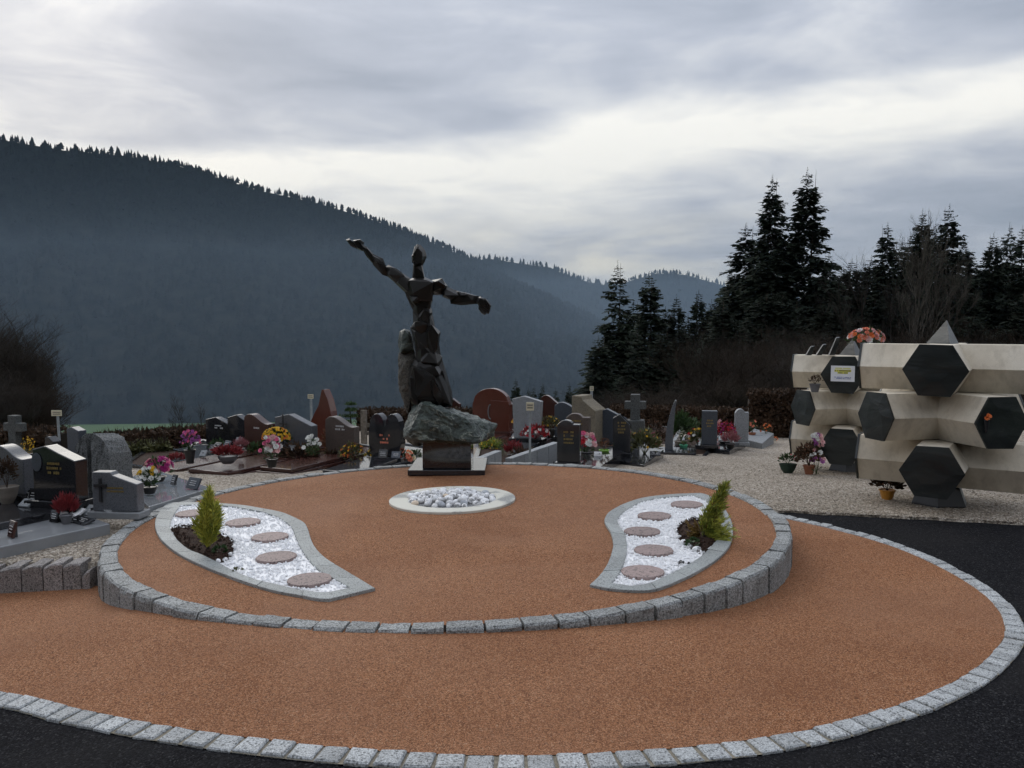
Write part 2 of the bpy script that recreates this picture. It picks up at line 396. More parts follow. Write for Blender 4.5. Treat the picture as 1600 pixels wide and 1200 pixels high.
needle2 = m_leaf('spruce_needles_bright', (.014, .024, .014), (.036, .05, .028), .75)
thuja_m = m_leaf('golden_conifer', (.30, .33, .03), (.70, .66, .13), .6, scale=9)
thuja_d = m_leaf('conifer_green', (.12, .18, .03), (.36, .40, .08), .6, scale=9)
thuja_b = m_leaf('conifer_rust', (.14, .09, .02), (.26, .17, .05), .7, scale=9)
hedge_l = m_leaf('brown_hedge_leaves', (.03, .018, .010), (.09, .052, .030), .8)
green_l = m_leaf('green_leaves', (.018, .04, .012), (.06, .11, .035), .5, scale=8)
dull_l = m_leaf('olive_leaves', (.05, .055, .02), (.13, .13, .05), .6, scale=8)
brown_l = m_leaf('dried_flowers', (.07, .03, .018), (.19, .085, .045), .8, scale=8)
heath = m_leaf('red_heather', (.12, .012, .015), (.30, .04, .045), .7, scale=10)
heathp = m_leaf('pink_heather', (.20, .06, .07), (.38, .16, .17), .7, scale=10)
def petal(name, c): return m_leaf(name, tuple(x*.6 for x in c), tuple(min(.95, x*1.15) for x in c), .55, scale=18)
pk = petal('pink_petals', (.75, .16, .30)); pl = petal('pale_pink_petals', (.80, .45, .45)); mg = petal('magenta_petals', (.35, .02, .16)); wh = petal('white_petals', (.82, .82, .78))
yl = petal('yellow_petals', (.75, .46, .03)); og = petal('orange_petals', (.80, .20, .05)); rd = petal('red_petals', (.50, .02, .03)); vi = petal('violet_petals', (.36, .10, .34)); sal = petal('salmon_petals', (.82, .25, .15)); crm = petal('cream_petals', (.80, .68, .45))
p_terra = plain('terracotta_pot', (.32, .12, .06), .8); p_green = plain('dark_green_pot', (.012, .035, .022), .45); p_lime = plain('lime_pot', (.22, .45, .05), .4); p_mint = plain('mint_pot', (.10, .42, .25), .4)
p_blk = plain('black_pot', (.012, .012, .013), .4); p_gry = plain('grey_pot', (.13, .13, .14), .6); p_or = plain('ochre_pot', (.50, .22, .03), .5); p_stone = plain('stone_pot', (.22, .19, .16), .85); wood = plain('weathered_wood', (.16, .14, .115), .85, .2, .4, 20)

# ================================================================== SETTING
def sheet(name, rows, m, smooth=True, parent=None):
    """rows: list of equally long lists of points"""
    n = len(rows[0]); b = MB()
    b.add([p for r in rows for p in r], [(i*n+j, i*n+j+1, (i+1)*n+j+1, (i+1)*n+j) for i in range(len(rows)-1) for j in range(n-1)])
    return b.build(name, m, parent, smooth)

# land: one sheet out past the hills
rr = [0, 3, 6, 9, 12, 15, 18, 21, 24, 28, 33, 40, 50, 65, 85, 110, 150, 200, 260, 330, 420, 520, 700, 1000, 1500, 2400, 4200]
land = []
for r in rr:
    land.append([(r*math.sin(a), r*math.cos(a), zterr(r*math.sin(a), r*math.cos(a))) for a in [2*math.pi*k/96 for k in range(97)]])
struct(sheet('ground', land, grass))

# hills
def interp(tab, x):
    xs = [t[0] for t in tab]
    return [float(np.interp(x, xs, [t[k] for t in tab])) for k in range(1, len(tab[0]))]
def forest(vs, treeh, rng):
    vs = np.array(vs); N = len(vs)
    h = treeh*rng.uniform(.6, 1.05, N); h[rng.rand(N) < .05] *= 1.2
    V = []; F = []; o_ = 0; S = 6
    spr_ = [(0.05, .25, .52), (.30, .19, .80), (.58, .11, 1.0)]; brd_ = [(0.12, .30, .62), (.40, .34, .86), (.66, .22, .95)]
    ang = np.linspace(0, 2*np.pi, S, endpoint=False)
    for q in range(N):
        p = vs[q]; hh = h[q]; w = rng.uniform(.8, 1.25); a0 = rng.rand()*6.28
        tiers = brd_ if rng.rand() < .28 else spr_
        for z0, r0, z1 in tiers:
            r_ = r0*hh*w*rng.uniform(.75, 1.25, S)
            ring = np.stack([p[0]+r_*np.cos(ang+a0), p[1]+r_*np.sin(ang+a0), np.full(S, p[2]+z0*hh)+rng.uniform(-.04, .04, S)*hh], 1)
            V.append(ring); V.append(np.array([[p[0]+rng.uniform(-.02, .02)*hh, p[1], p[2]+z1*hh]]))
            F += [(o_+k, o_+(k+1) % S, o_+S) for k in range(S)]; o_ += S+1
    V = np.concatenate(V)
    me = bpy.data.meshes.new('forest'); me.vertices.add(len(V)); me.vertices.foreach_set('co', V.ravel())
    F = np.array(F, np.int32); me.loops.add(F.size); me.loops.foreach_set('vertex_index', F.ravel())
    me.polygons.add(len(F)); me.polygons.foreach_set('loop_start', np.arange(0, F.size, 3, dtype=np.int32)); me.update(calc_edges=True)
    me.materials.append(forest_m)
    f = obj('forest', me, kind='stuff'); return f
def hill(name, tab, base_y, base_z, px0, px1, step, treeh, seed, fac=1.0, spacing=7.5, label=''):
    """tab: (px, skyline py, distance). The slope rises from a foot line to the skyline and falls behind it."""
    rng = np.random.RandomState(seed); rows = []; pxs = np.arange(px0, px1+1, step)
    ts = [0, .08, .2, .35, .5, .65, .8, .9, 1.0, 1.15, 1.5]
    bumps = rng.normal(0, 1, (len(pxs)//3+3, 12))
    for i, px in enumerate(pxs):
        py, Y = interp(tab, px); top = at(px, py, Y); top.z -= treeh*.8
        by = interp(base_y, px)[0]; foot = Vector((top.x*by/Y*.98, by, base_z)); row = []
        for k, t in enumerate(ts):
            if t <= 1:
                e = t**.92; p = foot.lerp(top, t); p.z = base_z + (top.z-base_z)*e
                w = 0 if t in (0, 1.0) else math.sin(math.pi*t)
                j = i/3.0; j0 = int(j); fr = j-j0
                p.z += w*9*fac*float(bumps[j0, k]*(1-fr)+bumps[j0+1, k]*fr)
            else:
                p = top + Vector((0, (t-1)*600, -(t-1)*380))
            row.append(p)
        rows.append(row)
    o = struct(sheet(name, rows, forest_m), label)
    # trees on it
    n = len(ts); tree_v = []; tree_f = []; base = 0
    G = np.array([[list(p) for p in r] for r in rows])
    vs = []; fs = []
    for i in range(len(rows)-1):
        for k in range(0, n-2):
            a, b, c, d = G[i, k], G[i, k+1], G[i+1, k+1], G[i+1, k]
            area = .5*(np.linalg.norm(np.cross(b-a, d-a)) + np.linalg.norm(np.cross(b-c, d-c)))
            dens = spacing*(1.0 if k >= 5 else 1.12)
            m = rng.poisson(area/(dens*dens))
            for _ in range(m):
                u, v = rng.rand(2); vs.append((a*(1-u)+d*u)*(1-v) + (b*(1-u)+c*u)*v)
    # a denser fringe on the very skyline
    for i in range(len(rows)-1):
        a, d = G[i, 8], G[i+1, 8]
        for _ in range(max(1, int(np.linalg.norm(d-a)/(spacing*.42)))):
            u = rng.rand(); vs.append(a*(1-u)+d*u + np.array([0, rng.uniform(-4, 4), 0]))
    return forest(vs, treeh, rng)
f1 = hill('mountain', [(-420,190,820),(-150,196,820),(0,208,830),(100,225,840),(200,234,850),(290,252,870),(400,287,890),(500,309,910),(590,337,930),(680,372,960),(740,400,990),(800,432,1030),(860,458,1080),(930,492,1140),(1010,535,1200),(1100,580,1260)],
     [(-420,480),(0,500),(400,515),(700,550),(1100,590)], -58, -420, 1100, 20, 8.0, 3, spacing=6.0)
tag(f1, 'dark spruce forest covering the big mountain behind the statue', 'forest')
f2 = hill('hill', [(560,440,1420),(650,415,1420),(740,400,1430),(765,395,1440),(800,402,1450),(860,410,1450),(890,424,1470),(930,436,1500),(975,440,1520),(1040,460,1540),(1200,520,1560)],
     [(560,1150),(1200,1250)], -58, 560, 1200, 20, 11, 5, spacing=11)
tag(f2, 'hazy forest on the second ridge right of the mountain', 'forest')
f3 = hill('hill', [(800,520,1800),(900,470,1800),(950,444,1800),(985,432,1800),(1030,420,1800),(1065,421,1800),(1130,440,1820),(1200,452,1830),(1350,480,1850),(1700,520,1850),(1900,540,1850)],
     [(800,1500),(1900,1500)], -58, 800, 1900, 25, 11, 8, spacing=13)
tag(f3, 'hazy forest on the farthest rounded hill behind the spruces', 'forest')

# unseen wooded slope added behind the viewer to darken upright stone faces
rows = []
for y, z in ((-16,-.5),(-22,1.5),(-30,6),(-45,15),(-65,27),(-95,42),(-140,50)): rows.append([(x, y + 8*math.sin(x*.03) - abs(x)*.06*0, z + 1.5*math.sin(x*.07+y)) for x in range(-240, 241, 12)])
struct(sheet('unseen_shade_slope', rows, forest_m)); rg_ = np.random.RandomState(2); pv = []
for _ in range(1500):
    x = rg_.uniform(-230, 230); y = rg_.uniform(-130, -24); pv.append(np.array([x, y, float(np.interp(-y, [16,22,30,45,65,95,140], [-.5,1.5,6,15,27,42,50]))-1]))
tag(forest(pv, 13, rg_), 'unseen wood added behind the viewer to keep upright stones dark', 'forest')

# tarmac
kx = np.linspace(-9, 10, 77); ky = np.linspace(-5, 8.6, 62)
struct(sheet('tarmac_road', [[(x, y, zpath(x, y) - .010 - .03*sst(7.9, 8.3, y)) for x in kx] for y in ky], tarmac))

# gravel of the cemetery, in columns that start at the tarmac, the platform or the block wall
EDGE = [on(1190, 796, zgrav), on(1400, 806, zgrav), on(1600, 816, zgrav)]
def ymin(x):
    if x < -2.9: return 5.97
    if x < EDGE[0].x - .05: return 7.0
    return float(np.interp(x, [p.x for p in EDGE] + [10], [p.y for p in EDGE] + [8.4])) + .012*math.sin(x*17) + .01*math.sin(x*41)
cols = []
for x in sorted(set([round(-18 + .12*k, 3) for k in range(301)] + [-2.901, -2.899, EDGE[0].x-.051, EDGE[0].x-.049])):
    y0 = ymin(x); YM = 14.6 + 6.4*sst(-6.0, -3.5, x); cols.append([(x, y0-.004, zgrav(x, y0)-.1)] + [(x, y0 + (YM-y0)*(k/40)**1.6, zgrav(x, y0 + (YM-y0)*(k/40)**1.6) + .006*math.sin(x*3+k)*0) for k in range(41)])
struct(sheet('gravel_path', cols, gravel))
# loose stones on the gravel, real relief where it lies close
def chips(b, pts, smin, smax, flat=.6):
    for p in pts:
        s_ = rnd(smin, smax); a = rnd(0, 6.28); c, s2 = math.cos(a), math.sin(a); e = rnd(.6, 1.0)
        q = [(s_,0,0),(0,s_*e,0),(-s_*rnd(.7,1),0,0),(0,-s_*e*rnd(.7,1),0),(s_*rnd(-.3,.3),0,s_*flat),(0,0,-s_*.4)]
        vs = [(p[0]+x*c-y*s2, p[1]+x*s2+y*c, p[2]+z) for x, y, z in q]
        b.add(vs, [(0,1,4),(1,2,4),(2,3,4),(3,0,4),(1,0,5),(2,1,5),(3,2,5),(0,3,5)])
b = MB(); pts = []
for _ in range(9000):
    x = rnd(1.6, 6.2); y = ymin(x) + rnd(-.03, 1)**2*4.5
    pts.append((x, y, zgrav(x, y)))
for _ in range(2600):
    x = rnd(-4.4, -2.9); y = rnd(5.99, 8.0); pts.append((x, y, zgrav(x, y)))
for _ in range(2500):
    x = rnd(-6, -2.2); y = rnd(9.5, 12.5); pts.append((x, y, zgrav(x, y)))
chips(b, pts, .006, .016)
o = b.build('loose_gravel', gravel, None, kind='stuff'); tag(o, 'loose beige stones lying on the gravel paths', 'gravel')

# kerb line round the resin path
KPX = [(0,1092),(100,1116),(200,1136),(300,1152),(400,1166),(500,1177),(600,1185),(700,1190),(800,1192),(900,1190),(1000,1185),(1100,1176),(1200,1163),(1300,1144),(1400,1115),(1480,1085),(1545,1046),(1580,1008),(1586,985),(1574,954),(1540,922),(1475,884),(1400,852),(1300,824),(1208,804)]
kw = [Vector((-7.2, 4.75, 0)), Vector((-5.4, 4.6, 0)), Vector((-3.9, 4.42, 0))] + [on(x, y, zpath) for x, y in KPX]
def catmull(pts, n=14):
    out = []
    for i in range(len(pts)-1):
        p0, p1, p2, p3 = pts[max(0,i-1)], pts[i], pts[i+1], pts[min(len(pts)-1,i+2)]
        for k in range(n):
            t = k/n; out.append(.5*((2*p1)+(p2-p0)*t+(2*p0-5*p1+4*p2-p3)*t*t+(3*p1-p0-3*p2+p3)*t**3))
    return out + [pts[-1]]
def resample(pts, step=None, n=None):
    L = [0]
    for a, b_ in zip(pts, pts[1:]): L.append(L[-1] + (b_-a).length)
    n = n or max(2, int(round(L[-1]/step)))
    out = []
    for k in range(n+1):
        s_ = L[-1]*k/n; j = int(np.searchsorted(L, s_, 'right'))-1; j = min(max(j,0), len(pts)-2)
        out.append(pts[j].lerp(pts[j+1], (s_-L[j])/max(1e-9, L[j+1]-L[j])))
    return out
def flat(pts): return [Vector((p.x, p.y, 0)) for p in pts]
kerbline = resample(catmull(flat(kw)), step=.116)
KW = .052
def offs(line, d):
    out = []
    for i, p in enumerate(line):
        t = (line[min(i+1, len(line)-1)] - line[max(i-1, 0)]).normalized(); out.append(p + Vector((-t.y, t.x, 0))*d)   # + is the inner side
    return out
kin, kout = offs(kerbline, KW), offs(kerbline, -KW)
# resin path: from the platform's rim out to the kerb
N = len(kerbline)
a0, a1 = R(207), R(360+16)
rows = []
for i in range(N):
    f = i/(N-1)
    ang = a0 + (a1-a0)*min(1, max(0, (f-.0)/1.0))
    inner = Vector((CX + (CR-.05)*math.cos(ang), CY + (CR-.05)*math.sin(ang), 0)); outer = kin[i]
    rows.append([(p.x, p.y, zpath(p.x, p.y)) for p in [inner.lerp(outer, k/26) for k in range(27)]])
# the wedge between block wall and the kerb's far end
first = [Vector(p) for p in rows[0]]
wall_end = Vector((-7.2, 5.93, 0)); wall_start = Vector((CX + (CR-.05)*math.cos(R(204)), CY + (CR-.05)*math.sin(R(204)), 0))
pre = []
for k in range(8):
    fr = k/8
    A = wall_start.lerp(Vector((first[0].x, first[0].y, 0)), fr); B_ = wall_end.lerp(Vector((first[-1].x, first[-1].y, 0)), fr)
    pre.append([(p.x, p.y, zpath(p.x, p.y)) for p in [A.lerp(B_, j/26) for j in range(27)]])
struct(sheet('resin_path', pre + rows, resin))

kerb = thing('granite_kerb', 'curved line of pale granite setts between orange resin path and black tarmac', 'kerb')
bed = [[(p.x, p.y, zpath(p.x, p.y) - .004) for p in (kout[i].lerp(kin[i], -.02), kout[i].lerp(kin[i], 1.02))] for i in range(N)]
jo = sheet('joint_sand', bed, sandj, parent=kerb)
for i in range(N-1):
    g = .065; a, b_, c, d = kout[i].lerp(kout[i+1], g+rnd(-.03,.04)), kout[i].lerp(kout[i+1], 1-g-rnd(-.03,.04)), kin[i].lerp(kin[i+1], 1-g+rnd(-.02,.03)), kin[i].lerp(kin[i+1], g+rnd(-.03,.03))
    cen = (a+b_+c+d)/4; m_ = MB(); top = rnd(.003, .010); ins = .006
    q = []
    for p in (a, b_, c, d):
        p = p + Vector((rnd(-.004,.004), rnd(-.004,.004), 0)); q.append(p)
    lo = [(p.x-cen.x, p.y-cen.y, zpath(p.x, p.y)-.05) for p in q]
    mi = [(p.x-cen.x, p.y-cen.y, zpath(p.x, p.y)+top-.006) for p in q]
    hi = []
    for p in q:
        s_ = (cen-p).normalized()*ins*1.5; hi.append((p.x+s_.x-cen.x, p.y+s_.y-cen.y, zpath(p.x, p.y)+top+rnd(-.0025,.0025)))
    m_.add(lo+mi+hi, [(0,1,5,4),(1,2,6,5),(2,3,7,6),(3,0,4,7),(4,5,9,8),(5,6,10,9),(6,7,11,10),(7,4,8,11),(8,9,10,11)])
    m_.build('sett', g_sett, kerb, loc=(cen.x, cen.y, 0))

# ------------------------------------------------------------------ round platform
plat = thing('round_platform', 'raised round terrace of orange resin gravel ringed with granite kerb stones', 'terrace', (CX, CY, 0))
RI = CR - .125
rows = []
for k in range(15):
    r = .0 + (RI+.012)*k/14
    rows.append([(r*math.cos(a), r*math.sin(a), zd(CX + r*math.cos(a), 0) - .014) for a in [2*math.pi*j/96 for j in range(97)]])
sheet('resin_surface', rows, resin, parent=plat)
prof = MB(); ringj = []
for k in (0, 1):
    rj = (RI-.003, CR-.03)[k]; ringj.append([(rj*math.cos(a), rj*math.sin(a), zd(CX + rj*math.cos(a), 0) - .02) for a in [2*math.pi*j/96 for j in range(97)]])
ringj.append([(x, y, -.8) for x, y, z in ringj[1]])
sheet('mortar_joint', ringj, darkj, parent=plat)
NST = 88; ang = 0; cuts = [0]
ws = [rnd(.86, 1.16) for _ in range(NST)]; tot = sum(ws)
for w in ws: cuts.append(cuts[-1] + 2*math.pi*w/tot)
for i in range(NST):
    A0, A1 = cuts[i] + .0028, cuts[i+1] - .0028; mid = (A0+A1)/2
    out_r = CR + rnd(-.008, .008); in_r = RI + rnd(-.006, .006); top = rnd(-.005, .006)
    px_, py_ = CX + CR*math.cos(mid), CY + CR*math.sin(mid)
    front = math.sin(mid) < .35
    zb = min(zpath(px_ + .1*math.cos(mid), py_ + .1*math.sin(mid)) - .1, -.12) if front else -.4
    m_ = MB(); prof_ = [(out_r-.0, zb), (out_r+rnd(-.004,.004), -.035+top), (out_r-.004, top-.012), (out_r-.016, top), (in_r+.010, top+rnd(-.003,.003)), (in_r, top-.010), (in_r, -.12)]
    vs = []; K = 4
    for j in range(K):
        a = A0 + (A1-A0)*j/(K-1)
        for (r_, z) in prof_:
            jig = rnd(-.0035, .0035) if z > -.1 else 0
            vs.append(((r_+jig)*math.cos(a), (r_+jig)*math.sin(a), z + zd(CX + r_*math.cos(a), 0) + (rnd(-.0025, .0025) if z > -.1 else 0)))
    n = len(prof_); fs = [(j*n+k, (j+1)*n+k, (j+1)*n+(k+1) % n, j*n+(k+1) % n) for j in range(K-1) for k in range(n)]
    fs += [tuple(range(n)), tuple(range(K*n-1, (K-1)*n-1, -1))]
    m_.add(vs, fs); m_.build('kerb_stone', g_rim, plat)

# beds let into the platform
LO = [[(265,786),(285,785),(305,785),(345,787),(380,790),(410,795),(440,801),(460,809),(475,817),(481,827),(485,840),(490,852),(500,865),(515,877),(540,892),(565,907),(586,920)],[(586,920),(515,937)],
      [(515,937),(495,936),(470,931),(432,924),(395,914),(355,900),(320,886),(290,872),(270,860),(252,844),(243,827),(243,812),(249,800),(257,790),(265,786)]]
LI = [[(282,790),(302,789),(325,790),(352,791),(385,796),(415,802),(440,812),(456,825),(462,840),(470,857),(480,872),(497,890),(520,904),(547,919)],[(547,919),(515,926)],
      [(515,926),(495,926),(460,920),(427,912),(395,905),(360,890),(340,879),(315,867),(295,859),(280,847),(274,840),(266,826),(267,817),(274,801),(282,790)]]
RO = [[(1094,771),(1075,771.5),(1046,773),(1008,777.5),(982,785),(965.5,792),(951,801),(944.6,812),(946.5,820),(954,832),(958,849),(956,863),(949,882),(937,899),(921.6,914)],[(921.6,914),(951,920),(984.5,923)],
      [(984.5,923),(1010.6,923),(1032,919),(1058,909),(1089,894),(1117.5,876),(1136.5,858),(1144,842),(1145,823),(1139,806),(1127,789),(1108,775),(1094,771)]]
RIN = [[(1084,775),(1060.5,776),(1032,778.7),(1003.5,784.6),(984.5,794),(971.4,803.6),(965,813),(968,822.6),(975,832),(979,846),(979,863),(975,880),(965.5,900),(955,911)],[(955,911),(984.5,916)],
      [(984.5,916),(1013,912),(1037,902),(1065,888),(1084,877),(1098.5,866.5),(1117.5,847.5),(1124,836),(1127,822),(1123,806),(1112,791),(1098,780),(1084,775)]]
SL = [(266,825),(282,823),(300,822),(322,825),(345,834),(360,842),(366,852),(364,866),(354,876),(341,879.5),(315,867.5),(295,859.5),(280,847.5),(274,840.5)]
SR = [(1098.5,866),(1086.6,860.6),(1070,851),(1060.5,841.6),(1058,825),(1066,818),(1080,812),(1096,810),(1112,806),(1122,812),(1126,824),(1123,836),(1117,847)]
DL = [(300,803),(380,817),(422,840),(432,871.5),(484,907)]
DR = [(1073,789),(1022.5,807),(1003.5,831.6),(1021,861),(1004,895)]
def dz(x, y): return on(x, y, zd)
def inside(p, poly):
    c = False; n = len(poly)
    for i in range(n):
        a, b_ = poly[i], poly[i-1]
        if (a.y > p[1]) != (b_.y > p[1]) and p[0] < (b_.x-a.x)*(p[1]-a.y)/(b_.y-a.y)+a.x: c = not c
    return c
def fan(poly, zf, b, mi=0):
    vs = [(p.x, p.y, zf(p.x, p.y)) for p in poly]; tri = tessellate_polygon([[Vector((p.x, p.y, 0)) for p in poly]])
    b.add(vs, [t if (Vector(vs[t[1]])-Vector(vs[t[0]])).cross(Vector(vs[t[2]])-Vector(vs[t[0]])).z > 0 else t[::-1] for t in tri], mi)
def make_bed(O, I, S, D, label, word):
    bed_ = thing('flower_bed', label, 'flower bed', (0, 0, 0))
    outp = []; inp = []
    for so, si in zip(O, I):
        wo = catmull([dz(*p) for p in so], 6); wi = catmull([dz(*p) for p in si], 6)
        L = sum((b_-a).length for a, b_ in zip(wo, wo[1:])); n = max(3, int(L/.033))
        a, c = resample(wo, n=n), resample(wi, n=n)
        outp += a[:-1]; inp += c[:-1]
    n = len(outp); i = 0
    while i < n:
        k = random.randint(8, 13)
        if n-(i+k) < 5: k = n-i
        m_ = MB(); t_ = rnd(.000, .003); vs = []
        for j in range(k+1):
            o_, q = outp[(i+j) % n], inp[(i+j) % n]
            if j == 0: o_ = o_.lerp(outp[(i+1) % n], .06); q = q.lerp(inp[(i+1) % n], .06)
            if j == k: o_ = o_.lerp(outp[(i+j-1) % n], .06); q = q.lerp(inp[(i+j-1) % n], .06)
            for p, h in ((o_, -.05), (o_, .001+t_), (o_.lerp(q, .03), .004+t_), (o_.lerp(q, .97), .004+t_), (q, .001+t_), (q, -.05)): vs.append((p.x, p.y, zd(p.x, p.y)+h))
        fs = [(j*6+u, (j+1)*6+u, (j+1)*6+u+1, j*6+u+1) for j in range(k) for u in range(5)] + [tuple(range(6)), tuple(range(k*6+5, k*6-1, -1))]
        m_.add(vs, [f[::-1] for f in fs]); m_.build('edging_stone', g_band, bed_); i += k
    m_ = MB(); fan(inp, lambda x, y: zd(x, y) - .008, m_); m_.build('chipping_base', white_chip, bed_)
    soilp = [dz(*p) for p in S]; discs = [dz(*p) for p in D]
    # white chippings
    lo = Vector((min(p.x for p in inp), min(p.y for p in inp))); hi = Vector((max(p.x for p in inp), max(p.y for p in inp)))
    pts = []
    for _ in range(9000):
        x, y = rnd(lo.x, hi.x), rnd(lo.y, hi.y)
        if inside((x, y), inp) and not inside((x, y), soilp) and all(math.hypot(x-d.x, y-d.y) > .132 for d in discs): pts.append((x, y, zd(x, y) - .004 + rnd(0, .004)))
    m_ = MB(); chips(m_, pts, .007, .015, .7); m_.build('white_chippings', white_chip, bed_, kind='stuff')
    # soil with a few clods, and rounded white stones along its lip
    m_ = MB(); cen = sum(soilp, Vector())/len(soilp); ring = resample(soilp + [soilp[0]], n=40)
    vs = []; fs = []
    for s_, h in ((1.0, -.006), (.9, .010), (.65, .018), (.35, .024), (.05, .022)):
        for p in ring[:-1]: q = cen.lerp(p, s_); vs.append((q.x, q.y, zd(q.x, q.y) + h + rnd(-.006, .008)*(s_ < .99)))
    for a in range(4):
        for k in range(40): fs.append((a*40+k, a*40+(k+1) % 40, (a+1)*40+(k+1) % 40, (a+1)*40+k))
    fs.append(tuple(range(160, 200))); m_.add(vs, fs)
    m_.build('soil', soil, bed_, smooth=True)
    m_ = MB(); pts = []
    while len(pts) < 500:
        x, y = rnd(min(p.x for p in soilp), max(p.x for p in soilp)), rnd(min(p.y for p in soilp), max(p.y for p in soilp))
        if inside((x, y), soilp): pts.append((x, y, zd(x, y) + rnd(.008, .024)))
    chips(m_, pts, .006, .016, .8); m_.build('soil_crumbs', soil, bed_, kind='stuff')
    for d in discs:
        m_ = MB(); prof_ = []; n_ = 28; jit = [rnd(-.0035, .0035) for _ in range(n_)]; vs = []
        for r_, z in ((.136, -.03), (.139, .006), (.136, .012), (.05, .0135)):
            for k in range(n_): a = 2*math.pi*k/n_; vs.append(((r_+jit[k])*math.cos(a), (r_+jit[k])*math.sin(a), z + zd(d.x, d.y)*0 + (.0155*(r_*math.cos(a)))))
        m_.add(vs, [(u*n_+k, u*n_+(k+1) % n_, (u+1)*n_+(k+1) % n_, (u+1)*n_+k) for u in range(3) for k in range(n_)] + [tuple(range(3*n_, 4*n_))])
        m_.build('stepping_stone', stepst, bed_, loc=(d.x, d.y, d.z))
    return bed_, soilp
bedL, soilL = make_bed(LO, LI, SL, DL, 'leaf shaped bed of white chippings holding the upright golden conifer', 'l')
bedR, soilR = make_bed(RO, RIN, SR, DR, 'leaf shaped bed of white chippings holding the leaning conifer', 'r')
# larger rounded white stones along the soil's lip
def blob(r, seed, sq=.6, sub=2):
    rng = random.Random(seed); bm = bmesh.new(); bmesh.ops.create_icosphere(bm, subdivisions=sub, radius=r)
    ph = [Vector((rng.uniform(-1,1), rng.uniform(-1,1), rng.uniform(-1,1))).normalized() for _ in range(6)]; am = [rng.uniform(-.18,.12) for _ in range(6)]
    sx, sy = rng.uniform(.75, 1.25), rng.uniform(.7, 1.0)
    for v in bm.verts:
        n = v.co.normalized(); k = 1 + sum(a*max(0, n.dot(p))**2 for a, p in zip(am, ph)); v.co *= k; v.co.x *= sx; v.co.y *= sy; v.co.z *= sq
    b_ = MB(); bm.verts.index_update(); b_.add([v.co[:] for v in bm.verts], [[v.index for v in f.verts] for f in bm.faces]); bm.free(); return b_
PEB = [blob(1.0, s_, .68, 2).mesh('pebble', white_peb, True) for s_ in range(6)]
PEBG = PEB[1].copy(); PEBG.materials[0] = grey_peb; PEBF = PEB[2].copy(); PEBF.materials[0] = fawn_peb
def pebble(parent, p, r, me=None, name='pebble'):
    o = obj(name, me or random.choice(PEB), parent); o.location = p; o.scale = (r, r, r); o.rotation_euler = (rnd(-.3,.3), rnd(-.3,.3), rnd(0,6.28)); return o
for pts_, bd in (([(341,878),(352,876),(361,868),(366,857),(366,847),(358,840),(345,832),(330,826),(312,822),(296,822),(280,823)], bedL), ([(1097,864),(1088,860),(1077,855),(1068,849),(1060,841),(1057,831),(1060,822),(1070,815),(1084,810),(1098,808)], bedR)):
    for p in pts_:
        w = dz(*p); pebble(bd, (w.x, w.y, w.z + .008), rnd(.02, .034), name='lip_stone')

# pebble dish
dc = dz(707, 779.5)
dish = thing('pebble_dish', 'round pale concrete dish filled with white pebbles before the statue', 'dish', (dc.x, dc.y, dc.z))
m_ = MB(); n_ = 56; vs = []
prof_ = [(.585, -.03), (.585, .004), (.578, .008), (.42, .008), (.405, .002), (.37, -.007), (.02, -.007)]
for r_, z in prof_:
    for k in range(n_): a = 2*math.pi*k/n_; vs.append((r_*math.cos(a), r_*math.sin(a), z + .0155*r_*math.cos(a)))
fs = [(u*n_+k, u*n_+(k+1) % n_, (u+1)*n_+(k+1) % n_, (u+1)*n_+k) for u in range(len(prof_)-1) for k in range(n_)]
m_.add(vs, fs); m_.m = [1 if u >= 4 else 0 for u in range(len(prof_)-1) for k in range(n_)]
t = mat('dish_concrete'); w_ = t.noise(t.P, 3.0, 5, .6, .6); sp_ = t.new('ShaderNodeSeparateXYZ'); t.link(t.P, sp_.inputs[0])
gr_ = t.noise(t.P, 70, 3, .7)
dirt = t.math('MULTIPLY', t.ramp(w_, [(.5, 0.0), (.62, 1.0)]), t.ramp(gr_, [(.3, .45), (.6, 1.0)]))
dishc = fin(t, t.mix(dirt, (.66, .64, .56), (.26, .265, .26)), .85, .3, gr_, .4, .01)
m_.build('dish_rim', [dishc, dishg], dish)
spots = []
tries = 0
while len(spots) < 64 and tries < 20000:
    tries += 1; r_ = .40*math.sqrt(random.random()); a = rnd(0, 6.28); rad = rnd(.036, .06)
    x, y = r_*math.cos(a), r_*math.sin(a)*.95
    if all(math.hypot(x-q[0], y-q[1]) > (rad+q[2])*.82 for q in spots): spots.append((x, y, rad))
for x, y, rad in spots:
    hgt = .004 + .016*max(0, 1-math.hypot(x, y)/.42)
    me = random.choices([None, PEBG, PEBF], [.9, .07, .03])[0]; pebble(dish, (x, y, hgt), rad, me)
for _ in range(22):
    r_ = .26*math.sqrt(random.random()); a = rnd(0, 6.28); pebble(dish, (r_*math.cos(a), r_*math.sin(a), .04), rnd(.034, .05))

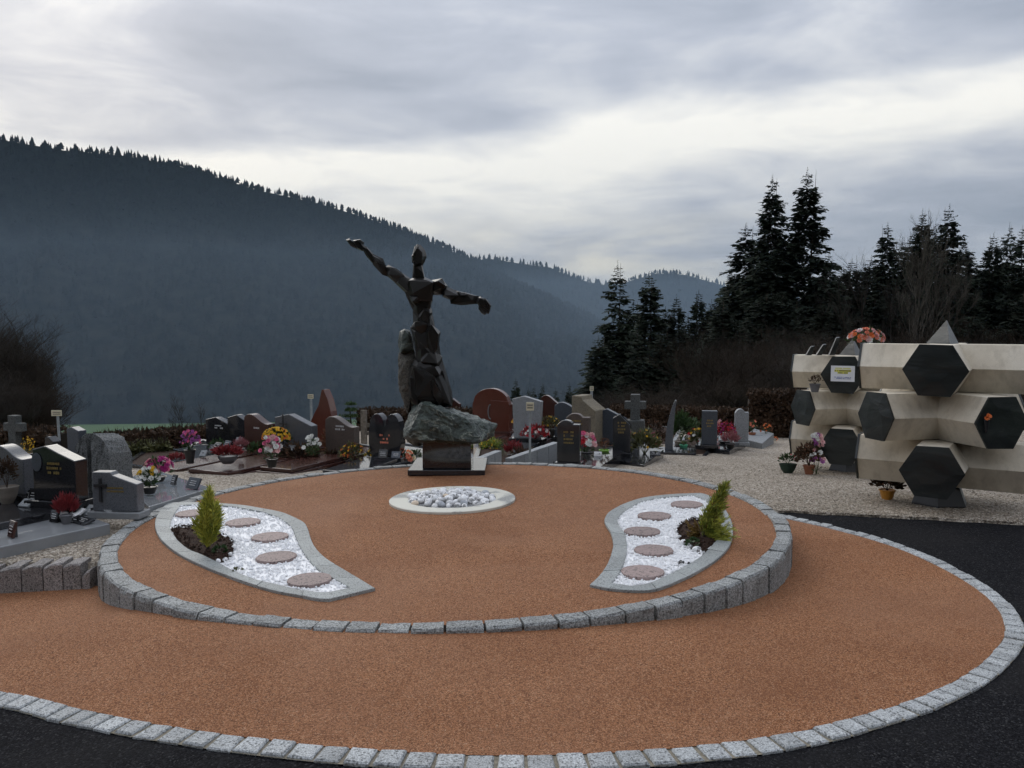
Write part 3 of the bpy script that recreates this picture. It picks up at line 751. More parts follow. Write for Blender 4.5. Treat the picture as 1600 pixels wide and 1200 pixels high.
# block wall holding the gravel back beside the path
wallb = thing('block_wall', 'low wall of rough granite blocks between the gravel and the path', 'wall')
xs = [141, 127, 98, 67, 33, -4, -42, -82, -120, -165]
for i in range(len(xs)-1):
    x1, x0 = xs[i], xs[i+1]
    pa, pb = at(x0+1, 900, 5.86), at(x1-1, 900, 5.86)
    top0 = [-.16, -.10, -.105, -.115, -.125, -.13, -.14, -.15, -.16][i]; m_ = MB(); d_ = .16
    z0, z1 = top0 + rnd(-.03, -.015), top0 + rnd(.0, .015)
    w_ = Vector((pa.x, pa.y, 0)); e_ = Vector((pb.x, pb.y, 0)); bk = Vector((0, d_, 0)); vs = []
    for p, zt in ((w_, z0), (e_, z1)):
        vs += [(p.x, p.y, -.75), (p.x, p.y, zt-.012), (p.x, p.y+.014, zt), (p.x, p.y+d_, zt+.006), (p.x, p.y+d_, -.75)]
    mid = [((vs[k][0]+vs[k+5][0])/2, vs[k][1]-.004+rnd(-.006,.006), (vs[k][2]+vs[k+5][2])/2+rnd(.004,.02)*(vs[k][2] > -.7)) for k in range(5)]
    vs = vs[:5] + mid + vs[5:]
    m_.add(vs, [(j*5+k, (j+1)*5+k, (j+1)*5+(k+1) % 5, j*5+(k+1) % 5) for j in range(2) for k in range(5)] + [(4,3,2,1,0), (10,11,12,13,14)])
    m_.f = [f[::-1] for f in m_.f]; m_.build('granite_block', g_block, wallb)
# short retaining walls behind the platform
def low_wall(pa, pb, ya, yb, label, htop):
    w_ = thing('retaining_wall', label, 'wall')
    A, B_ = at(pa[0], pa[1], ya), at(pb[0], pb[1], yb); nblk = 4
    for k in range(nblk):
        p, q = A.lerp(B_, k/nblk+.004), A.lerp(B_, (k+1)/nblk-.004); d = (q-p); d.z = 0; L = d.length; rz = math.atan2(d.y, d.x)
        m_ = MB(); vs = []
        nrm = Vector((-d.y, d.x, 0)).normalized()*.10
        for u in (p, q):
            vs += [(u.x, u.y, -1.2), (u.x, u.y, u.z), (u.x+nrm.x, u.y+nrm.y, u.z+rnd(-.006,.006)), (u.x+nrm.x, u.y+nrm.y, -1.2)]
        m_.add(vs, [(0,4,5,1),(1,5,6,2),(2,6,7,3),(0,1,2,3),(7,6,5,4)]); m_.build('granite_block', g_pale, w_, bevel=.006)
low_wall((738,722), (784,704), 10.3, 11.6, 'short pale granite wall curving up beside the statue pedestal', .2)
low_wall((800,716), (874,691), 10.6, 12.0, 'grey granite retaining wall rising behind the row sign post', .2)

# ================================================================== STATUE
YS = 9.28
st = thing('statue', 'dark faceted statue of a figure with outspread arms rising from a green boulder', 'statue', (0, 0, 0))
m_ = MB(); rs = random.Random(5); ENL = 1.09
def blk(poly, t=.16, dy=0.0, ff=.62, fb=.7, sh=(0, 0), y=YS, cen=None):
    cx = sum(p[0] for p in poly)/len(poly); cy = sum(p[1] for p in poly)/len(poly)
    ff = 1-(1-ff)*.55; fb = 1-(1-fb)*.55; pts = []
    e_ = ENL
    for px, py in poly:
        px, py = cx+(px-cx)*e_, cy+(py-cy)*e_
        pts.append(at(px, py, y+dy+t*.08*rs.uniform(-1,1)))
        fj = ff*rs.uniform(.58, 1.12); pts.append(at(cx+(px-cx)*fj+sh[0], cy+(py-cy)*fj+sh[1], y+dy-t/2*rs.uniform(.65, 1.28))); pts.append(at(cx+(px-cx)*fb, cy+(py-cy)*fb, y+dy+t/2))
    m_.hull(pts)
# raised arm with open hand
blk([(541,375),(546,373),(554,379),(561,388),(556,388),(548,384)], .06, -.03)                     # fingers
blk([(552,376),(560,375),(567,381),(572,388),(566,392),(556,387)], .09, -.02)                     # palm
blk([(556,375),(563,374),(569,379),(567,382)], .045, -.07)                                        # thumb
blk([(566,386),(573,386),(584,398),(590,412),(582,411),(572,399)], .085, 0, .5)
blk([(575,394),(584,399),(597,405),(599,412),(603,418),(606,431),(597,428),(584,414)], .11, 0, .5, .5, (2,-2))
blk([(580,397),(597,405),(598,413),(588,410)], .13, -.02, .6)
blk([(603,418),(608,415),(618,420),(628,427),(633,434),(630,447),(620,443),(606,431)], .15, .0, .55, .6, (1,-2))
blk([(621,424),(631,429),(644,438),(643,450),(640,458),(633,456),(618,442)], .18, .01, .6, .6, (2,0))
# neck and head, turned to its right
blk([(646,414),(659,413),(661,425),(664,438),(645,438)], .12, .02, .7)
blk([(652,383),(657,384),(663,391),(666,400),(662,410),(658,416),(649,416),(645,409),(644,402),(646,394),(648,387)], .16, .0, .5, .7, (-1,1))
blk([(649,385),(653,384),(652,399),(648,413),(644,409),(643.5,403),(645,396)], .11, -.05, .55)
blk([(643.2,400),(646,396),(648,402),(646,405)], .08, -.07, .6)                                   # nose
blk([(645,408),(649,407),(650,413),(647,415)], .09, -.06, .6)                                     # chin
# chest
blk([(636,440),(646,436),(664,435),(677,441),(676,458),(673,472),(661,474),(648,472),(637,462),(633,454)], .25, .0, .66, .7, (3,-2))
blk([(640,462),(653,463),(656,474),(649,478),(643,472)], .24, -.03, .6)
blk([(645,470),(674,462),(673,478),(669,492),(659,502),(648,500)], .20, .01, .6, .7, (2,0))
blk([(662,480),(672,479),(675,488),(671,508),(657,505),(650,497)], .2, -.02, .6)
# lowered arm with hand
blk([(672,439),(684,438),(690,437),(697,446),(699,452),(690,460),(675,460)], .19, .0, .6, .6, (1,-3))
blk([(683,438),(691,437),(699,447),(694,452),(684,447)], .2, -.02, .66)
blk([(690,447),(700,449),(714,455),(718,462),(706,469),(692,463)], .14, .0, .6)
blk([(704,462),(714,455),(728,458),(746,463),(747,470),(744,474),(722,476),(706,474)], .11, .0, .55, .6, (0,-2))
blk([(716,456),(728,457),(732,462),(718,463)], .12, -.02, .6)
blk([(744,466),(751,464),(758,467),(763,475),(759,484),(751,480),(745,473)], .075, -.01, .62)     # palm
blk([(758,466),(764,472),(767.5,478),(764,481),(760,474)], .05, -.04, .6)                          # fingers
blk([(752,476),(761,477),(766.5,480),(765,486),(759,483)], .05, -.03, .6)
blk([(749,477),(758,481),(765,486),(763,490),(756,488),(751,483)], .05, -.02, .6)
blk([(748,476),(754,482),(760,489),(757,492),(752,489),(748,483)], .05, -.01, .6)
# hips and robe
blk([(646,488),(673,484),(680,520),(662,534),(648,522)], .2, .0, .8, .8)
blk([(651,528),(684,532),(689,566),(676,584),(652,570)], .27, .0, .85, .85)
blk([(643,572),(690,566),(703,610),(704,632),(650,630),(640,600)], .34, .02, .85, .85)
blk([(638,444),(672,441),(673,470),(668,490),(648,488),(636,462)], .2, .02, .85, .85)
blk([(643,512),(648,504),(659,500),(671,507),(672,520),(660,530),(652,523)], .22, -.02, .55, .6, (-1,-2))
blk([(642,513),(655,508),(672,509),(672,535),(664,561),(656,559),(648,533)], .25, .0, .7)
blk([(662,512),(673,508),(687,519),(684,549),(676,552),(664,545)], .27, -.02, .72, .7, (2,0))
blk([(656,548),(668,545),(680,549),(690,558),(688,572),(672,578),(657,566)], .29, .0, .66)
blk([(650,561),(662,557),(684,566),(690,571),(692,585),(676,594),(655,592),(643,577)], .34, .01, .7, .7, (-2,2))
blk([(644,576),(660,570),(682,586),(697,604),(706,624),(702,634),(676,632),(655,622),(643,603)], .38, .02, .68, .7, (-4,0))
blk([(688,578),(692,580),(700,603),(707,622),(705,633),(696,622),(690,603)], .25, .05, .7)
blk([(640,590),(652,580),(662,600),(664,622),(652,634),(641,622)], .34, .03, .7)
blk([(668,598),(676,592),(690,612),(698,630),(686,634),(674,622)], .33, -.08, .6)
# the stone running on through the joints
for path, rad in (([(560,383),(575,394),(590,411),(604,424),(625,437),(640,446)],[.02,.026,.036,.042,.052,.06]),([(668,447),(686,449),(702,457),(722,465),(746,469),(757,477)],[.06,.056,.045,.036,.026,.022]),([(654,405),(655,440),(656,470),(660,500),(663,530),(668,570),(668,610)],[.055,.06,.085,.075,.085,.11,.12])):
    m_.tube([at(x, y, YS+.02) for x, y in path], [r_*.82 for r_ in rad], 5)
fig = m_.build('figure', bronze, st)
m_ = MB(); blk([(643.5,517),(648,530),(658,560),(651,561),(649,546)], .10, .03, .8, .8); m_.build('painted_sheen_facet', statue_face, st)  # lighter stone colour paints the reflected light on this facet
def rock(poly, name, matl, t, dy, seed, sub=3, amp=.02, y=YS, ff=.6, fb=.7, sharp=True):
    """rough stone: a hull cut finer and knocked about"""
    global m_, ENL
    ENL = 1.0; m_ = MB(); blk(poly, t, dy, ff, fb, (0, 0), y)
    bm = bmesh.new(); vv = [bm.verts.new(p) for p in m_.v]
    for f in m_.f:
        try: bm.faces.new([vv[i] for i in f])
        except ValueError: pass
    bmesh.ops.triangulate(bm, faces=bm.faces)
    for _ in range(sub):
        long_ = [e for e in bm.edges if e.calc_length() > .035]
        bmesh.ops.subdivide_edges(bm, edges=long_, cuts=1, use_grid_fill=False)
        bmesh.ops.triangulate(bm, faces=bm.faces)
    bm.normal_update()
    from mathutils import noise as mn
    off = Vector((seed*3.1, seed*1.7, seed))
    for v in bm.verts:
        a = mn.noise(v.co*6 + off)*amp*1.4 + (abs(mn.noise(v.co*15 + off)) - .25)*amp*1.2 + mn.noise(v.co*38 + off)*amp*.35
        v.co += v.normal*a
    bm.verts.index_update(); b_ = MB(); b_.add([v.co[:] for v in bm.verts], [[v.index for v in f.verts] for f in bm.faces]); bm.free()
    return b_.build(name, matl, st, smooth=False)
rock([(630,683),(632,668),(637,648),(642,636),(657,628),(670,631),(684,637),(716,642),(740,651),(757,657),(776,664),(772,680),(754,690),(720,697),(646,695),(636,690)], 'boulder', serp, .74, .06, 3, 4, .022, ff=.8, fb=.85)
rock([(624,517),(632,513),(640,516),(646,531),(649,549),(638,552),(625,553),(622,540)], 'standing_rock_tip', serp, .24, .14, 9, 4, .010, ff=.75)
rock([(624,550),(648,546),(652,575),(650,612),(645,640),(637,646),(634,617),(626,615),(620,588),(622,575)], 'standing_rock', granite('brown_green_rock', (.075, .068, .055), .8, .4, 1.7, 60, 1.0, 9, .3), .26, .16, 5, 4, .016, ff=.75)
rock([(641,606),(662,598),(690,612),(704,630),(690,640),(655,640),(638,638)], 'rock_shoulder', serp, .40, .10, 6, 4, .014)
# pedestal
pc = (-1.117-.284)/2 - .012
za = zd(pc, 9.3)
MB().box((pc, 9.37, za + .018), (.84, .88, .06)).build('plinth_slab', p_dark, st, bevel=.006)
MB().box((pc-.0, 9.30, za + .048 + .165), (.53, .58, .33)).build('pedestal_block', p_black, st, bevel=.006)
MB().box((pc, 9.30, za + .394), (.44, .46, .04)).build('pedestal_joint', p_black, st)

# ================================================================== COLUMBARIA
def columbarium(opx, dist, ztop, a0deg, label, doors_sign):
    O = at(opx, 600, dist); hh = .457; s = hh/math.sqrt(3); L = .725
    root = thing('columbarium', label, 'columbarium', (O.x, O.y, 0))
    hexp = [(s, 0), (s/2, hh/2), (-s/2, hh/2), (-s, 0), (-s/2, -hh/2), (s/2, -hh/2)]
    out = {}
    for row in range(3):
        zc = ztop - hh/2 - row*(hh+.005)
        base = a0deg + (45 if row == 1 else 0)
        for k in range(4):
            a = R(base + 90*k); e = 1 - .007*k
            M_ = Matrix.Translation((0, 0, zc)) @ Matrix.Rotation(a + math.pi/2, 4, 'Z')       # local -y points along a
            b_ = MB(); b_.prism([(x*e, z*e) for x, z in hexp], 0, -L, 0, M_)
            cell = b_.build('niche', cream, root, bevel=.004)
            pl_ = MB(); g = .02; jag = [(x*1.025*e + rnd(-.004,.004), z*1.02*e + rnd(-.004,.004)) for x, z in hexp]
            M2 = Matrix.Translation((0, 0, zc)) @ Matrix.Rotation(a + math.pi/2, 4, 'Z')
            # split slate: a shallow uneven face
            n = 6; vs = [M2 @ Vector((x, -L+.002, z)) for x, z in jag] + [M2 @ Vector((x, -L-.02, z)) for x, z in jag]
            mids = [M2 @ Vector((x*.5+rnd(-.02,.02), -L-.026-rnd(0,.008), z*.5+rnd(-.02,.02))) for x, z in jag]; cc = M2 @ Vector((rnd(-.04,.04), -L-.028, rnd(-.04,.04)))
            pl_.add(vs + mids + [cc], [(i, (i+1)%n, (i+1)%n+n, i+n) for i in range(n)] + [(i+n, (i+1)%n+n, (i+1)%n+2*n, i+2*n) for i in range(n)] + [(i+2*n, (i+1)%n+2*n, 3*n) for i in range(n)])
            d_ = pl_.build('slate_door', slate, cell)
            out[(row, k)] = (a, zc, Vector((O.x, O.y, 0)), L)
    zb = ztop - 3*hh - .01
    zg = zgrav(O.x, O.y)
    b_ = MB(); b_.lathe([(.29, zg-.1), (.27, zg+.02), (.2, zb+.0), (.05, zb+.02)], 6); b_.build('foot', p_blk, root)
    py = MB(); ps = .17; hgt = .23; ztp = ztop + .001
    py.hull([(ps*math.cos(R(a0deg+60*i*2+20)), ps*math.sin(R(a0deg+60*i*2+20)), ztp) for i in range(3)] + [(0.01, 0, ztp+hgt)]); py.build('slate_peak', slate, root)
    return root, out
c1, o1 = columbarium(1474, 8.1, 1.432, 237, 'nearer columbarium of stacked cream hexagons with dark slate doors', None)
c2, o2 = columbarium(1330, 11.2, 1.215, 240, 'farther columbarium of cream hexagons with a paper notice on its door', None)
# leaning slate shards on the farther one
for i, (px, y0, y1, lean) in enumerate([(1264, 556, 541, 6), (1280, 556, 538, 9), (1300, 556, 527, 10)]):
    A, B_ = at(px, y0-1, 11.15), at(px+lean, y1, 11.15)
    b_ = MB(); w_ = .035; b_.hull([A+Vector((-w_,0,0)), A+Vector((w_,0,0)), A+Vector((-w_,.05,0)), A+Vector((w_,.05,0)), B_+Vector((-w_*.7,0,-.01)), B_+Vector((w_*.7,0,0)), B_+Vector((-w_*.5,.04,0)), B_+Vector((w_*.6,.04,.005))])
    o = b_.build('slate_shard', slate); tag(o, ['shortest slate shard at the end of the farther columbarium top', 'middle leaning slate shard on top of the farther columbarium', 'longest leaning slate shard on top of the farther columbarium'][i], 'slate shard', 'slate shards on the farther columbarium')
# notice
a, zc, O, L = o2[(0, 0)]
nt = thing('paper_notice', 'white paper notice with yellow highlighted lines on dark hexagonal door', 'notice', (O.x + (L+.036)*math.cos(a), O.y + (L+.036)*math.sin(a), zc + .015), a + math.pi/2)
MB().box((0, 0, 0), (.285, .004, .2)).build('sheet', paper, nt)
def line(par, z, w, h, matl, y=-.0045, name='lettering', x0=0, dens=1.0):
    b_ = MB(); x = -w/2
    while x < w/2:
        l = rnd(.5, 1.1)*h*.8
        if random.random() < .86*dens: b_.box((x0+x+l/2, y, z), (l, .002, h*rnd(.7, 1.0)))
        x += l + h*.18
    return b_.build(name, matl, par, kind='stuff')
MB().box((0, -.003, .037), (.20, .002, .028)).build('highlight', yellowm, nt); MB().box((0, -.003, .010), (.125, .002, .022)).build('highlight', yellowm, nt)
line(nt, .068, .18, .014, yellowm); line(nt, .037, .19, .016, inkm); line(nt, .010, .11, .014, inkm); line(nt, -.045, .20, .009, bluem); line(nt, -.063, .19, .009, bluem)

# ================================================================== FLOWERS AND POTS
def leaf_tri(b, p, d, l, w, mi):
    d = d.normalized(); s_ = d.cross(Vector((rnd(-1,1), rnd(-1,1), rnd(-1,1)))).normalized()*w
    b.add([p - s_*.4, p + d*l*.55 + s_, p + d*l, p + d*l*.55 - s_], [(0,1,2,3)], mi)
def sph(up=0.0):
    while True:
        v = Vector((rnd(-1,1), rnd(-1,1), rnd(-1,1)))
        if .05 < v.length < 1:
            v.normalize()
            if v.z >= up: return v
def bloom(b, c, n, r, mi, petals=7):
    n = n.normalized(); u = n.orthogonal().normalized(); w = n.cross(u)
    for lay, (k, tilt, rr_) in enumerate(((petals, .35, 1.0), (petals-2, .9, .7))):
        for i in range(k):
            a = 2*math.pi*(i + .5*lay)/k + rnd(-.15,.15); d = (u*math.cos(a) + w*math.sin(a))*math.cos(tilt) + n*math.sin(tilt); s_ = n.cross(d).normalized()*r*.42
            b.add([c - s_*.3, c + d*r*.6*rr_ + s_, c + d*r*rr_, c + d*r*.6*rr_ - s_, c + s_*.3], [(0,3,2,1),(0,1,4)] if False else [(0,3,2,1)], mi)
POTS = {'round': [(.55,0),(.72,.5),(.85,.92),(.95,.92),(.95,1.0),(.8,1.0),(.78,.9)], 'vase': [(.5,0),(.52,.2),(.7,.8),(.8,1.0),(.68,1.0),(.6,.9)], 'bowl': [(.5,0),(.8,.4),(1,.95),(1,1),(.9,1),(.85,.9)]}
def planter(name, label, cat, px, py, zf, wpx, hpx, colors, nb, leafm, pot=None, potm=None, potw=.35, poth=.25, style='dome', leaves=160, br=.14, depth=None, group=None, trough=False):
    """px,py: where the base stands; wpx,hpx: size in the photograph"""
    p = on(px, py, zf) if depth is None else at(px, py, depth)
    k = p.y/FPX; W, H = wpx*k, hpx*k
    root = thing(name, label, cat, p, rnd(-.3, .3), group)
    hp = H*poth if pot else 0
    if pot:
        b_ = MB(); b_.lathe([(r_*W*potw, z*hp) for r_, z in POTS[pot]], 16)
        if trough: b_.v = [(x*1.5, y*.75, z) for x, y, z in b_.v]
        b_.build('pot', potm, root, smooth=False)
    f = MB(); g = MB(); cz = hp + (H-hp)*.42; rz_ = (H-hp)*.58; rx = W*.5
    for _ in range(leaves):
        v = sph(-.5); r_ = rnd(.25, .92)
        c = Vector((v.x*rx*r_, v.y*rx*.8*r_, cz + v.z*rz_*r_))
        if style == 'spray': c = Vector((v.x*rx*.6*r_, v.y*rx*.5*r_, hp + (H-hp)*rnd(.0, .75)))
        leaf_tri(f, c, v + Vector((0,0,.5)), rnd(.12,.26)*W, rnd(.02,.05)*W, 0)
    for i in range(12): # stems
        v = sph(.1); f.tube([(0,0,hp*.9), Vector((v.x*rx*.5, v.y*rx*.5, cz))], [.012*W, .006*W], 3)
    f.build('foliage', leafm, root, kind='stuff')
    mats = colors
    for _ in range(nb):
        v = sph(-.15); c = Vector((v.x*rx, v.y*rx*.8, cz + v.z*rz_))
        if style == 'spray':
            z = rnd(.35, 1.0); c = Vector((rnd(-1,1)*rx*(1.25-z*.75), rnd(-.6,.6)*rx*(1.2-z*.7), hp + (H-hp)*z)); v = Vector((c.x*1.2, c.y - .3*W, .25*W))
        bloom(g, c, v + Vector((0,-.35,.15)), br*W*rnd(.6,.95), random.randrange(len(mats)))
    if nb: g.build('blossoms', mats, root, kind='stuff')
    return root
def heather(name, label, cat, px, py, zf, wpx, hpx, m1, pot=None, potm=None, poth=.25, n=420, leafm=None, group=None, thin=1.0, potw=.3):
    p = on(px, py, zf); k = p.y/FPX; W, H = wpx*k, hpx*k
    root = thing(name, label, cat, p, rnd(-.3,.3), group); hp = H*poth if pot else 0
    if pot: b_ = MB(); b_.lathe([(r_*W*potw, z*hp) for r_, z in POTS[pot]], 14); b_.build('pot', potm, root)
    f = MB()
    for _ in range(n):
        v = sph(.0); a = Vector((v.x*W*.12, v.y*W*.12, hp*.9)); tip = Vector((v.x*W*.5, v.y*W*.42, hp + (H-hp)*(.35+.65*v.z)))*1.0
        q = a.lerp(tip, rnd(.35,.8)); d = tip-a
        leaf_tri(f, q, d + sph(-1)*d.length*.25, rnd(.12,.3)*H, rnd(.008,.02)*W*thin*1.4, 0)
    f.build('sprigs', m1, root, kind='stuff')
    return root

# ================================================================== GRAVES
def curve(fn, n=14, x0=-.5, x1=.5): return [(x1 + (x0-x1)*k/n, fn(x1 + (x0-x1)*k/n)) for k in range(n+1)]
SH = {
 'flat':  [(-.5,0),(.5,0),(.5,1),(-.5,1)],
 'slant': [(-.5,0),(.5,0),(.5,.72),(-.12,1),(-.5,.9)],
 'slantstep': [(-.5,0),(.5,0),(.5,.7),(-.05,.92),(-.1,1),(-.5,1)],
 'peak':  [(-.5,0),(.5,0),(.5,.74),(.1,.88),(-.2,1),(-.5,.93)],
 'ogee':  [(-.5,0),(.5,0)] + curve(lambda x: .74 + .26*(.5 + .5*math.cos(math.pi*min(1,max(0,(x+.28)/.72)))) if x > -.28 else 1 - .5*(x+.28)**2*4),
 'round': [(-.5,0),(.5,0)] + curve(lambda x: .62 + .38*math.sqrt(max(0, 1-(x*2)**2))),
 'double': [(-.42,0),(.42,0),(.5,.3)] + curve(lambda x: .62 + .38*math.sqrt(max(0, 1-(abs(x)*4-.95)**2)) if abs(x) < .48 else .62, 22, -.49, .49) + [(-.5,.3)],
 'flare': [(-.44,0),(.44,0),(.5,.88),(-.1,1),(-.5,.93)],
 'fin':   [(-.5,0),(.5,0),(.5,.38),(.44,.62),(.3,.84),(.12,1),(.04,1),(-.12,.72),(-.34,.56),(-.5,.42)],
 'wave':  [(-.5,0),(.5,0)] + curve(lambda x: .9 + .1*math.sin((x+.1)*5)),
 'bump':  [(-.5,0),(.5,0),(.5,.9),(.2,.9)] + curve(lambda x: .9 + .1*math.sqrt(max(0, 1-((x+.12)/.3)**2)), 8, -.4, .16) + [(-.5,.88)],
}
def inscription(par, w, z0, rows, fr, t, m_=None, x0=0.0, h=.022):
    m_ = m_ or gold; b_ = MB()
    for r_ in range(rows):
        z = z0 - r_*h*1.7; ww = w*fr*rnd(.6, 1); x = x0 - ww/2
        while x < x0 + ww/2:
            l = h*rnd(.4, .8)
            if random.random() < .88: b_.box((x + l/2, -t/2 - .0015, z), (l, .003, h*rnd(.75, 1)))
            x += l + h*.25
    b_.build('inscription', m_, par, kind='stuff')
def small_cross(par, x, z, h, t, m_):
    b_ = MB(); b_.box((x, -t/2-.012, z), (h*.12, .016, h)); b_.box((x, -t/2-.0125, z+h*.2), (h*.55, .018, h*.12)); b_.build('cross', m_, par, bevel=.002)
def grave(label, xl, xr, yb, yt, shape, m_, slabm=None, yaw=-25, zb=.16, t=.14, slabL=1.5, slabW=None, slabH=.16, insc=None, cross=None, basem=None, group=None, sx=0.0, frame=True, bev=.008, slabyaw=0, sy=0.0):
    p = on((xl+xr)/2, yb, lambda x, y: zgrav(x, y) + zb); zg = zgrav(p.x, p.y)
    psi = -math.atan2(p.x, p.y); a = R(yaw) - psi; k = p.y/FPX
    W = (xr-xl)*k; w = max(.2, (W - t*abs(math.sin(a)))/max(.3, math.cos(a))); h = (yb-yt)*k
    g = thing('grave', label, 'grave', (p.x, p.y, zg), R(yaw), group)
    hs = MB().prism([(x*w, z*h + zb) for x, z in SH[shape]], -t/2, t/2); hso = hs.build('headstone', m_, g, bevel=bev)
    sw = slabW or w*1.16; slabm = slabm or p_dark
    MB().box((0, 0, zb/2 - .03), (max(w*1.08, sw), t*1.9, zb + .056)).build('headstone_base', basem or slabm, g, bevel=.006)
    if slabL:
        y0 = -t*.95; pre_ = set(bpy.data.objects)
        if frame:
            MB().box((0, y0 - slabL/2 - .004, slabH*.35 - .06), (sw, slabL, slabH*.7 + .12)).build('kerb_frame', basem or slabm, g, bevel=.006)
            MB().box((0, y0 - slabL/2, slabH*.7 + slabH*.15 + .002), (sw*.88, slabL*.94, slabH*.3)).build('slab', slabm, g, bevel=.008)
        else: MB().box((0, y0 - slabL/2 - .004, slabH*.5 - .05), (sw, slabL, slabH + .1)).build('slab', slabm, g, bevel=.008)
    if slabL and slabyaw:
        for o_ in set(bpy.data.objects) - pre_: o_.rotation_euler = (0, 0, R(slabyaw)); o_.location = (sx, sy, 0)
    if insc:
        rows, fr, zc, mm = insc; inscription(hso, w, zb + h*zc, rows, fr, t, mm, h=min(.035, h*.05))
    if cross: small_cross(hso, w*cross[0], zb + h*cross[1], h*cross[2], t, cross[3])
    g['w'] = w; return g, p, w, h
def clean(g):
    if 'w' in g: del g['w']
GR = []
def G_(*a, **k): r = grave(*a, **k); clean(r[0]); GR.append(r); return r
# --- near rows beside the platform
# rough upright boulder stone with a cleft
p = on(163, 772, lambda x, y: zgrav(x, y) + .1); k = p.y/FPX
rg = thing('grave', 'rough natural granite boulder headstone split by a dark cleft', 'grave', (p.x, p.y, zgrav(p.x, p.y) + .1), R(-16))
def boulder_half(xs0, xs1, prof, t):
    bm = bmesh.new(); n = 10; rows_ = []
    for i in range(n+1):
        f = i/n; xa = xs0 + (xs1-xs0)*f; zt = prof(xa); row = []
        for j in range(9):
            z = zt*j/8; row.append(bm.verts.new((xa + rnd(-.006,.006), -t/2 + rnd(-.012,.012), z)))
        for j in range(8, -1, -1):
            z = zt*j/8; row.append(bm.verts.new((xa + rnd(-.006,.006), t/2 + rnd(-.015,.015), z - .03*(j == 8))))
        rows_.append(row)
    for a_, c_ in zip(rows_, rows_[1:]):
        for j in range(17): bm.faces.new((a_[j], c_[j], c_[j+1], a_[j+1]))
    bm.faces.new(rows_[0]); bm.faces.new(rows_[-1][::-1]); bm.verts.index_update()
    m2 = MB(); m2.add([v.co[:] for v in bm.verts], [[v.index for v in f.verts] for f in bm.faces]); bm.free(); return m2
hb = 99*k; wb = 66*k
topf = lambda x: hb*(.45 + .55*math.sqrt(max(0, 1 - (abs(x)/(wb*.56))**2.4))) + rnd(-.008,.008)
boulder_half(-wb/2, -.06, topf, .28).build('stone_half', g_rough, rg); boulder_half(-.005, wb/2, topf, .30).build('stone_half', g_rough, rg)
bh = MB(); bh.box((-.033, .06, hb*.36), (.06, .12, hb*.72)); bh.build('cleft', p_black, rg)
MB().box((0, -.55, -.06), (.8, .8, .2)).build('slab', p_dark, rg, bevel=.008)
G_('small dark tapered headstone standing behind the rough boulder stone', 107, 135, 712, 666, 'flare', g_blue, p_dark, -25, .12, .14, 1.2)
G_('tiny black headstone with bright slanted top behind the portrait headstone', 72, 95, 708, 681, 'slant', p_black, p_dark, -25, .1, .14, 1.0)
# stone cross
def stone_cross(label, xc, yt, yb, wpx, armz, m_, yaw=-20, thick=.14, depth=None, ped=None):
    p = on(xc, yb, zgrav) if depth is None else at(xc, yb, depth); k = p.y/FPX; H = (yb-yt)*k; W = wpx*k
    r_ = thing('grave', label, 'grave', (p.x, p.y, p.z), R(yaw)); sw = W*.44
    b_ = MB(); z2 = H*armz
    pol = [(-sw/2,0),(sw/2,0),(sw/2,z2-sw*.42),(W/2,z2-sw*.42),(W/2,z2+sw*.42),(sw/2,z2+sw*.42),(sw/2,H),(-sw/2,H),(-sw/2,z2+sw*.42),(-W/2,z2+sw*.42),(-W/2,z2-sw*.42),(-sw/2,z2-sw*.42)]
    b_.prism(pol, -thick/2, thick/2); b_.build('cross', m_, r_, bevel=.012)
    b_ = MB(); pw, ph = ped or (W*.7, H*.25); b_.prism([(-pw/2,-.1),(pw/2,-.1),(pw/2*.8,ph),(-pw/2*.8,ph)], -thick*.8, thick*.8); b_.build('pedestal', m_, r_, bevel=.01)
    return r_, p, H, W
stone_cross('weathered grey stone cross standing before the brown leafless trees', 25, 648, 706, 36, .68, g_cross)
# black angel figure on a stone
p = on(190, 690, zgrav); k = p.y/FPX
an = thing('angel_figurine', 'small black kneeling figurine on the stone by the green field', 'figurine', p)
b_ = MB(); b_.hull([(-8*k,0,-.05),(9*k,0,-.05),(-8*k,.1,-.05),(9*k,.1,-.05),(-6*k,.05,8*k),(8*k,.04,4*k),(-2*k,0,11*k),(-5*k,.02,17*k)]); b_.hull([(-6*k,.0,13*k),(-2*k,.0,13*k),(-4*k,.05,20*k),(-1*k,.03,17*k),(-6*k,.05,17*k)]); b_.hull([(-3*k,.05,4*k),(8*k,.06,5*k),(7*k,.06,9*k),(-3*k,.09,16*k),(0,.02,8*k)]); b_.build('body', p_black, an, bevel=.004)
MB().box((0, .04, -.09), (22*k, .2, .2)).build('stone', p_black, an, bevel=.006)
# --- middle row
G_('wide black headstone with faint lettering at the start of the far row', 323, 371, 694, 651, 'slant', p_black, p_dark, -24, .16, .15, 1.7, insc=(2, .4, .7, silver))
G_('black headstone half hidden between its black neighbour and the maroon stone', 357, 402, 698, 647, 'slant', p_black, p_dark, -24, .16, .15, 1.5)
G_('maroon headstone with curved top between black and grey stones', 383, 430, 702, 646, 'ogee', p_maroon, p_maroon, -24, .16, .16, 1.8, insc=(1, .2, .62, silver))
C4 = G_('grey slanted headstone with a thin iron cross and white edge', 431, 496, 706, 646, 'slant', g_grey, p_maroon, -24, .16, .15, 1.7, cross=None)
g, p, w, h = C4
b_ = MB(); b_.box((-w*.22, -.12, .16+h*.52), (.016, .016, h*.95)); b_.box((-w*.22, -.12, .16+h*.75), (.13, .016, .016)); b_.build('iron_cross', iron, g)
G_('tall red stone pointed like a fin rising behind the far row', 486, 529, 696, 607, 'fin', p_red, p_maroon, -24, .14, .18, 0)
